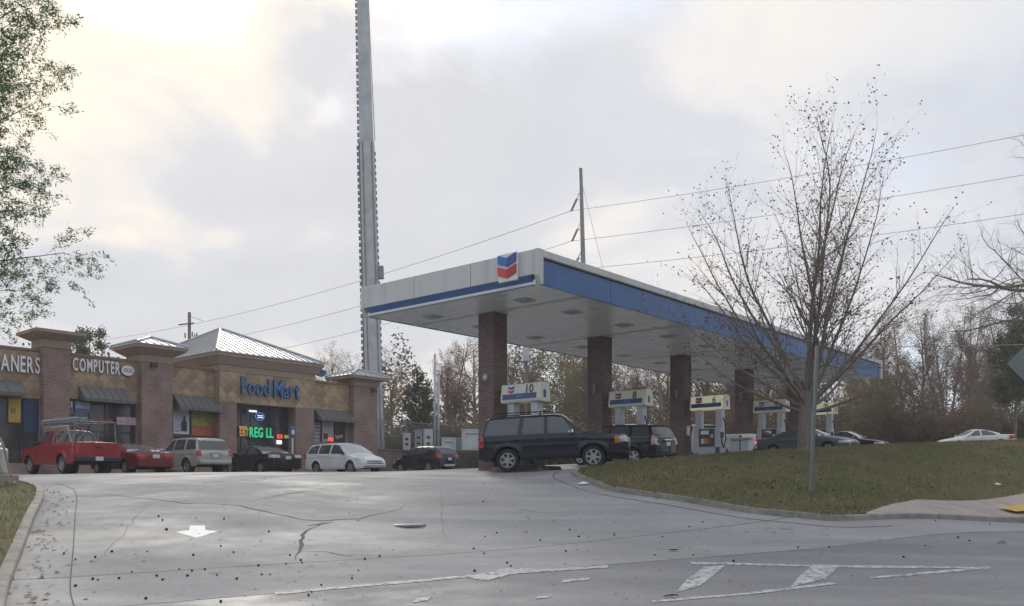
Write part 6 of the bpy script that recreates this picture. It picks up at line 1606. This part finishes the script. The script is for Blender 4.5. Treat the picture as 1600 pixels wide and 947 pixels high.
    zmax = max(v_.co.z for _, me in parts[1:] for v_ in me.vertices)
    return zmax, parts
PROTO = {}
def proto(kind, k):
    if (kind, k) not in PROTO: PROTO[(kind, k)] = tree_proto(kind, hash((kind == 'x', k)) % 1000 + {'bare': 1, 'slim': 2, 'tan': 3, 'pale': 4, 'pine': 5, 'cedar': 6, 'olive': 7, 'shrub_brown': 8, 'shrub_olive': 9}[kind] * 37 + k)
    return PROTO[(kind, k)]
NAMES = {'bare': 'bare_tree', 'slim': 'slender_tree', 'tan': 'budding_tree', 'pale': 'pale_barked_tree', 'pine': 'pine_tree', 'cedar': 'cedar_tree', 'olive': 'leafy_tree', 'shrub_brown': 'brown_shrub', 'shrub_olive': 'green_shrub'}
def put_tree(kind, px, ytop, Y, k, label, group, wide=1.0):
    H, parts = proto(kind, k); x = polar(px, Y); zg = max(hf(x, Y), 0.3) - .1
    d_ = Vector((x, Y, 0)) - BLD; s_, dd = d_.dot(u), d_.dot(v)
    if S1 - .2 < s_ < S1 + 30 and 3.6 < dd < 26: zg = 2.58
    sc = ((HOR - ytop) / F * Y - zg) / H
    e = empty(NAMES[kind], (x, Y, zg), random.uniform(0, 6.28), label, 'shrub' if 'shrub' in kind else 'tree', group); e.scale = (sc * wide, sc * wide, sc)
    for nm, me in parts:
        o_ = link(bpy.data.objects.new(nm, me), e)
        if nm != 'trunk': o_['kind'] = 'stuff'
    return e
def where(px):
    for lim, tx in ((640, 'behind the end pier of the shops'), (690, 'behind the fenced meters'), (765, 'behind the fenced cabinets'), (800, 'beyond the first brick column'), (880, 'beyond pump 10'), (962, 'beyond the second brick column'), (1045, 'beyond pump 8'), (1090, 'beyond the third brick column'), (1150, 'beyond pump 6'), (1190, 'beyond the fourth brick column'), (1240, 'beyond pump 4'), (1275, 'beyond the trunk of the bank tree'), (1335, 'beyond pump 2'), (1400, 'past the far canopy corner'), (1465, 'between the canopy corner and the white car'), (1580, 'behind the white car')):
        if px < lim: return tx
    return 'behind the diamond sign'
# trees one can name singly
put_tree('pine', 146, 503, 80, 0, 'dark pine rising behind the computer shop parapet', None, .9)
put_tree('pine', 122, 520, 84, 1, 'smaller dark pine behind the computer shop beside the taller one', None, .9)
put_tree('tan', 512, 528, 84, 0, 'yellow budding tree behind the satellite dish', None, 1.0)
put_tree('tan', 552, 530, 92, 1, 'yellow budding tree directly behind the tower and the end pier', None)
put_tree('tan', 618, 526, 80, 1, 'wide budding tree with open limbs just right of the tower', None, 1.1)
put_tree('cedar', 655, 566, 78, 0, 'dense dark green cedar behind the twin steel poles', None, 1.15)
put_tree('bare', 703, 530, 82, 1, 'bare brown tree just right of the twin steel poles', None, 1.1)
put_tree('pale', 745, 512, 84, 0, 'pale limbed bare tree behind the first brick column', None, 1.2)
put_tree('pale', 795, 530, 78, 1, 'pale limbed tree between the first column and the transformer pole', None, 1.1)
put_tree('bare', 690, 515, 95, 0, 'tall bare tree far behind the cedar and pine', None)
# the wood beyond the pumps
rg = random.Random(5)
GW = 'trees of the wood beyond the pumps'
LB = {'bare': 'bare brown tree in the wood beyond the pumps', 'slim': 'slender bare tree in the wood beyond the pumps', 'tan': 'tan budding tree in the wood beyond the pumps', 'pale': 'pale barked tree in the wood beyond the pumps', 'pine': 'dark pine in the wood beyond the pumps', 'olive': 'olive leaved tree in the wood beyond the pumps', 'cedar': 'dark cedar in the wood beyond the pumps'}
kinds = ['bare', 'olive', 'tan', 'bare', 'tan', 'pale', 'olive', 'bare']
for i in range(30):
    px = 775 + i * 21 + rg.uniform(-8, 8); kd = kinds[(i * 5 + rg.randint(0, 2)) % len(kinds)]; Y = rg.uniform(72, 100)
    yt = rg.uniform(500, 560) if px < 1250 else rg.uniform(520, 570)
    put_tree(kd, px, yt, Y, rg.randint(0, 1), LB[kd].replace('beyond the pumps', where(px)), GW, rg.uniform(.95, 1.25))
GR2 = 'trees along the far side of the grass bank'
LR = {'bare': 'bare brown tree in the stand behind the white car', 'slim': 'slender bare tree in the stand behind the white car', 'tan': 'tan budding tree in the stand behind the white car', 'olive': 'olive leaved tree in the stand behind the white car', 'pine': 'dark pine in the stand behind the white car'}
for i, (px, yt, Y, kd) in enumerate([(1372, 490, 82, 'tan'), (1385, 475, 78, 'bare'), (1412, 465, 84, 'slim'), (1440, 455, 76, 'bare'), (1463, 470, 90, 'slim'), (1475, 475, 94, 'bare'), (1484, 465, 80, 'slim'), (1502, 478, 86, 'slim'), (1512, 470, 92, 'tan'), (1522, 462, 78, 'slim'), (1540, 470, 88, 'bare'), (1556, 480, 82, 'slim'), (1570, 475, 92, 'bare'), (1352, 560, 74, 'olive'), (1400, 585, 70, 'olive'), (1465, 600, 72, 'olive'), (1530, 610, 74, 'olive'), (1580, 590, 90, 'olive')]):
    put_tree(kd, px, yt, Y, i % 2, LR[kd].replace('behind the white car', where(px)), GR2, .95 if kd != 'olive' else 1.2)
put_tree('pine', 1584, 484, 66, 1, 'tall dark evergreen behind the diamond sign', None, 1.15)
put_tree('pine', 1612, 470, 62, 0, 'dark evergreen beside the tall one behind the diamond sign', None, 1.15)
GS = 'shrubs at the foot of the wood'
for i in range(46):
    px = 600 + i * 22.5 + rg.uniform(-9, 9); Y = rg.uniform(66, 74) if px > 760 else rg.uniform(70, 78); kd = rg.choice(['shrub_brown', 'shrub_olive', 'shrub_brown'])
    g0 = max(hf(polar(px, Y), Y), .3); yb = HOR - g0 / Y * F
    put_tree(kd, px, yb - rg.uniform(55, 105) * 70 / Y, Y, rg.randint(0, 1), {'shrub_brown': 'brown leafless thicket shrub ' + where(px), 'shrub_olive': 'olive green thicket shrub ' + where(px)}[kd], GS, rg.uniform(1.2, 1.7))
# the deep wood behind, which reads as one mass
m = MB()
for i in range(70000):
    X = rg.uniform(-62, 130); Y = 112 + rg.uniform(0, 16) - abs(X - 30) * .08
    top_ = 11 + 3.2 * math.sin(X * .31) + 2.3 * math.sin(X * .83 + 1) + 1.5 * math.sin(X * 2.1)
    z = 2.4 + (rg.random() ** 1.25) * top_; s_ = rg.uniform(.16, .42) * (1.3 if z < 7 else .8); a = Vector((rg.gauss(0, 1), rg.gauss(0, 1), rg.gauss(0, 1))).normalized(); b = a.orthogonal().normalized()
    c = Vector((X, Y, z)); m.add([c - a * s_, c + b * s_ * .7, c + a * s_, c - b * s_ * .7], [(0, 1, 2, 3)])
for i in range(150):
    X = rg.uniform(-62, 130); Y = 110 + rg.uniform(0, 18) - abs(X - 30) * .08; hh = rg.uniform(8, 15); q = Vector((X + rg.uniform(-1, 1), Y, hh)); m.tube((X, Y, 1), q, .16, .05, 5, False)
    for k in range(5):
        z = rg.uniform(.4, .95); p = Vector((X, Y, 1)).lerp(q, z); m.tube(p, p + Vector((rg.uniform(-2.2, 2.2), rg.uniform(-1, 1), rg.uniform(.8, 2.4))), .05, .015, 4, False)
M('wood_mass', (0.115, 0.085, 0.05), (0.085, 0.088, 0.045), .9, scale=.16)
tag(m.build('far_wood', 'wood_mass'), 'brown and olive far wood that closes the view behind the pumps', 'wood', kind='stuff')

m = MB()  # wood out of view, added so that car sides reflect something dark
for i in range(26000):
    X = rg.uniform(-110, 110); Y = -38 - rg.uniform(0, 16); z = -1.5 + (rg.random() ** 1.1) * (11 + 3 * math.sin(X * .3) + 2 * math.sin(X * .9)); s_ = rg.uniform(.3, .7); a = Vector((rg.gauss(0, 1), rg.gauss(0, 1), rg.gauss(0, 1))).normalized(); b = a.orthogonal().normalized()
    c = Vector((X, Y, z)); m.add([c - a * s_, c + b * s_ * .7, c + a * s_, c - b * s_ * .7], [(0, 1, 2, 3)])
tag(m.build('far_wood', 'wood_mass'), 'unseen brown wood added behind the camera to darken reflections', 'wood', kind='stuff')

# big bare oak whose limbs reach in from the right
rg = random.Random(21); segs = []; tips = []
P = dict(levels=3, step=(.7, .5, .32, .25), wob=(.13, .20, .24, .26), trop=(.012, .03, .02, .01), dens=(2.2, 3.4, 4.2), start=(.2, .12, .1), ang=(46, 46, 46), ratio=(.46, .5, .52), fall=(.35, .35, .35), rr=(.45, .5, .5), taper=(.2, .25, .3, .4), tipl=0)
OY = 46.0; ob = G(polar(1745, OY), OY, -.1)
cur = [Vector((0, 0, -.3)), Vector((.1, 0, 3)), Vector((-.1, .1, 6.2)), Vector((-.3, .1, 9.0)), Vector((-.2, 0, 12.5)), Vector((.4, 0, 16.0))]
rads = [.62, .52, .46, .4, .28, .16]
for a, b, ra, rb in zip(cur[:-1], cur[1:], rads[:-1], rads[1:]): segs.append((a, b, ra, rb, 0))
for (p, d, L, r) in [((-.2, 0, 7.2), (-1, -.1, .38), 11.0, .17), ((-.2, 0, 8.4), (-1, .15, .66), 9.5, .15), ((-.3, 0, 9.3), (-.8, -.3, .95), 7.5, .13), ((-.1, .1, 6.6), (-1, .2, .18), 8.0, .13), ((-.2, 0, 11), (-.55, .1, 1), 6.5, .16), ((0, 0, 9), (1, .1, .6), 8, .24), ((.1, 0, 7), (.9, -.3, .3), 8, .22), ((.3, 0, 14.5), (.3, .2, 1), 5, .14)]:
    grow(rg, segs, tips, Vector(p), Vector(d).normalized(), L, r, 0, P)
oak = empty('bare_oak', tuple(ob), 0, 'big gnarled bare oak reaching crooked limbs in over the stand of trees', 'tree')
link(bpy.data.objects.new('trunk', seg_mesh('trunk', [s for s in segs if s[4] == 0], 'bark')), oak); link(bpy.data.objects.new('branches', seg_mesh('branches', [s for s in segs if s[4] > 0], 'bark')), oak)['kind'] = 'stuff'

# the tree on the grass bank: bare, upright limbs, a few withered leaves
rg = random.Random(8); segs = []; tips = []
P = dict(levels=3, step=(.45, .3, .22, .2), wob=(.05, .085, .12, .15), trop=(.022, .035, .02, .01), dens=(3.0, 4.0, 3.7), start=(.13, .11, .12), ang=(38, 40, 42), ratio=(.36, .42, .46), fall=(.5, .45, .4), rr=(.42, .5, .55), taper=(.10, .22, .3, .4), tipl=1)
bt = Vector((polar(1257, 30.0), 30.0, 0)); bt.z = hf(bt.x, bt.y) + lawn_dz - .03
fk = (HOR - 612) / F * 30 - bt.z
trunk = [(Vector((0, 0, -.4)), .34), (Vector((0, 0, .15)), .25), (Vector((.02, 0, 1.2)), .215), (Vector((.10, 0, fk)), .22)]
for (a, ra), (b, rb) in zip(trunk[:-1], trunk[1:]): segs.append((a, b, ra, rb, 0))
top_h = (HOR - 160) / F * 30 - bt.z
limbs = [(-60, 30, 6.8), (-44, 75, 7.4), (-36, -40, 7.6), (-25, 10, 8.4), (-13, -70, 8.9), (2, -10, 9.9), (12, 60, 9.3), (22, -50, 9.2), (33, 20, 8.6), (44, -20, 7.9), (58, 50, 6.8), (-74, -20, 5.6), (74, 10, 5.6), (-50, -60, 6.4), (-18, 60, 8.6), (7, -80, 9.4), (28, 80, 8.6), (49, -70, 6.6)]
for k, (tilt, az, L) in enumerate(limbs):
    t_ = R(tilt); d = Vector((math.sin(t_) * math.cos(R(az) * .35), abs(math.sin(t_)) * math.sin(R(az)) * .8 + .12 * math.sin(R(az)), math.cos(t_))).normalized()
    grow(rg, segs, tips, Vector((.10 + .05 * math.sin(t_), 0, fk - .05 - abs(tilt) * .009)), d, L * .97, .086 - abs(tilt) * .0004, 0, P)
ft = empty('bank_tree', tuple(bt), 0, 'bare tree with upright limbs and withered leaves on the grass bank', 'tree')
link(bpy.data.objects.new('trunk', seg_mesh('trunk', [s for s in segs if s[4] == 0], 'bark')), ft)
link(bpy.data.objects.new('branches', seg_mesh('branches', [s for s in segs if s[4] > 0], 'bark')), ft)['kind'] = 'stuff'
hi_t = [t_ for t_ in tips if t_[0].z > fk + 1.0 and rg.random() < .30]
link(bpy.data.objects.new('withered_leaves', leaf_mesh('withered_leaves', rg, hi_t, 1, .04, .05, 'leaf_red', .6, .03)), ft)['kind'] = 'stuff'
print('BANKTREE', len(segs), len(tips), len(hi_t))

# feathery green tree at the left edge, its trunk outside the frame
rg = random.Random(14); segs = []; tips = []
P = dict(levels=3, step=(.3, .2, .14, .1), wob=(.05, .09, .12, .14), trop=(.012, .0, -.012, -.012), dens=(8.0, 7.5, 6.0), start=(.08, .10, .1), ang=(42, 42, 44), ratio=(.42, .48, .55), fall=(.5, .4, .35), rr=(.4, .5, .5), taper=(.15, .25, .35, .4), tipl=1)
LY = 14.0; lb = Vector((polar(-252, LY), LY, 0)); lb.z = hf(lb.x, lb.y) + CH - .06
trk = [(Vector((0, 0, -.3)), .20), (Vector((0, 0, 2)), .165), (Vector((.05, 0, 4.2)), .14), (Vector((0.05, .1, 6.2)), .10), (Vector((.0, .1, 8.0)), .05), (Vector((.1, .1, 9.2)), .015)]
for (a, ra), (b, rb) in zip(trk[:-1], trk[1:]): segs.append((a, b, ra, rb, 0))
def trk_at(z):
    for (a, _), (b, _) in zip(trk[:-1], trk[1:]):
        if a.z <= z <= b.z: return a.lerp(b, (z - a.z) / (b.z - a.z))
zs = lambda py: (HOR - py) / F * LY - lb.z
for (py0, el, az, L) in [(500, 14, -8, 2.2), (475, 8, 14, 2.5), (440, 14, -20, 3.0), (415, 2, 6, 3.4), (395, 20, 22, 2.8), (360, 24, -5, 3.5), (330, 14, 18, 2.9), (300, 30, -16, 3.2), (280, 22, 4, 3.3), (250, 36, 14, 3.2), (215, 34, -8, 3.4), (180, 40, 6, 3.5), (150, 48, -14, 3.0), (110, 46, 12, 2.6), (90, 50, 0, 2.6), (520, 4, 30, 1.8), (530, 8, -30, 1.8), (470, -4, 0, 2.2), (340, 4, -32, 2.6), (430, -2, 36, 2.5)]:
    d = Vector((math.cos(R(az)) * math.cos(R(el)), math.sin(R(az)) * math.cos(R(el)), math.sin(R(el))))
    grow(rg, segs, tips, trk_at(zs(py0)), d, L * .98, .034, 0, P)
for (z0, el, az, L) in [(3, 20, 150, 2.6), (4, 25, 200, 2.6), (5, 30, 120, 2.4), (6, 35, 240, 2.2), (7, 40, 170, 2.0), (3.5, 15, 260, 2.2), (4.6, 20, 95, 2.2)]:
    d = Vector((math.cos(R(az)) * math.cos(R(el)), math.sin(R(az)) * math.cos(R(el)), math.sin(R(el)))); grow(rg, segs, tips, trk_at(z0), d, L, .032, 0, P)
lt = empty('feathery_tree', tuple(lb), 0, 'feathery green tree overhanging the verge in front of the cleaners shop', 'tree')
link(bpy.data.objects.new('trunk', seg_mesh('trunk', [s for s in segs if s[4] == 0], 'bark')), lt)
link(bpy.data.objects.new('branches', seg_mesh('branches', [s for s in segs if s[4] > 0], 'bark')), lt)['kind'] = 'stuff'
link(bpy.data.objects.new('foliage', leaf_mesh('foliage', rg, tips, 9.0, .031, .036, 'leaf_feather', .26, .01, None if len(tips) < 60000 else 60000)), lt)['kind'] = 'stuff'
print('FEATHER', len(segs), len(tips))

# grass blades over the banks (uncountable)
rg = random.Random(3)
def blades(name, poly, n, label, dzf):
    xs_ = [p[0] for p in poly]; ys_ = [p[1] for p in poly]
    X = np.random.RandomState(4).uniform(max(min(xs_), -22), min(max(xs_), 26), n * 4); Yv = np.random.RandomState(5).uniform(min(ys_), min(max(ys_), 41), n * 4)
    k = inside(poly, X, Yv); X, Yv = X[k][:n], Yv[k][:n]; Z = hfa(np.stack([X, Yv], 1)); m = MB(); V_, F_ = m.v, m.f
    for x, y, z in zip(X, Yv, Z):
        z += dzf(x, y); a = rg.uniform(0, 6.28); h_ = rg.uniform(.04, .12); w_ = rg.uniform(.008, .02); c, s_ = math.cos(a), math.sin(a); l_ = rg.uniform(-.05, .05)
        i = len(V_); V_ += [(x - c * w_, y - s_ * w_, z - .01), (x + c * w_, y + s_ * w_, z - .01), (x + l_, y + rg.uniform(-.05, .05), z + h_)]; F_.append((i, i + 1, i + 2))
    tag(m.build(name, 'blade'), label, 'grass', kind='stuff')
blades('grass_blades', lawn_poly, 70000, 'thin green and straw grass on the bank before the pumps', lambda x, y: lawn_dz + lawn_fade(x, y))
m = MB(); q = np.random.RandomState(9)
X = q.uniform(2, 24, 5000); Yv = q.uniform(20, 38, 5000); kk = inside(lawn_poly, X, Yv)
for x, y in list(zip(X[kk], Yv[kk]))[:1100]:
    s_ = rg.uniform(.02, .055); a_ = rg.uniform(0, 6.3); z0 = hf(x, y) + lawn_dz + lawn_fade(x, y) + .05
    m.add([(x + math.cos(a_ + b_) * s_, y + math.sin(a_ + b_) * s_, z0 + rg.uniform(-.02, .04)) for b_ in (0, 1.6, 3.1, 4.6)], [(0, 1, 2, 3)])
tag(m.build('fallen_leaves', 'litter'), 'brown fallen leaves lying in the grass of the bank', 'leaf litter', kind='stuff')
blades('grass_blades', llawn_poly, 26000, 'short green grass on the verge left of the driveway', lambda x, y: CH - .02)

# ================================================================== haze box, added to lift the darks and fade the distance
hz = MB().box(-1600, 1600, -1300, 2100, -14, 44).build('haze', 'wire')
hm = bpy.data.materials.new('haze'); hm.use_nodes = True; t = hm.node_tree; t.nodes.clear()
vo = t.nodes.new('ShaderNodeVolumePrincipled'); vo.inputs['Density'].default_value = 0.0009; vo.inputs['Color'].default_value = (.93, .95, 1, 1); vo.inputs['Anisotropy'].default_value = .2
ou = t.nodes.new('ShaderNodeOutputMaterial'); t.links.new(vo.outputs[0], ou.inputs['Volume'])
hz.data.materials.clear(); hz.data.materials.append(hm)
tag(hz, 'thin haze added over the whole place to lift the darks', 'haze', kind='stuff')
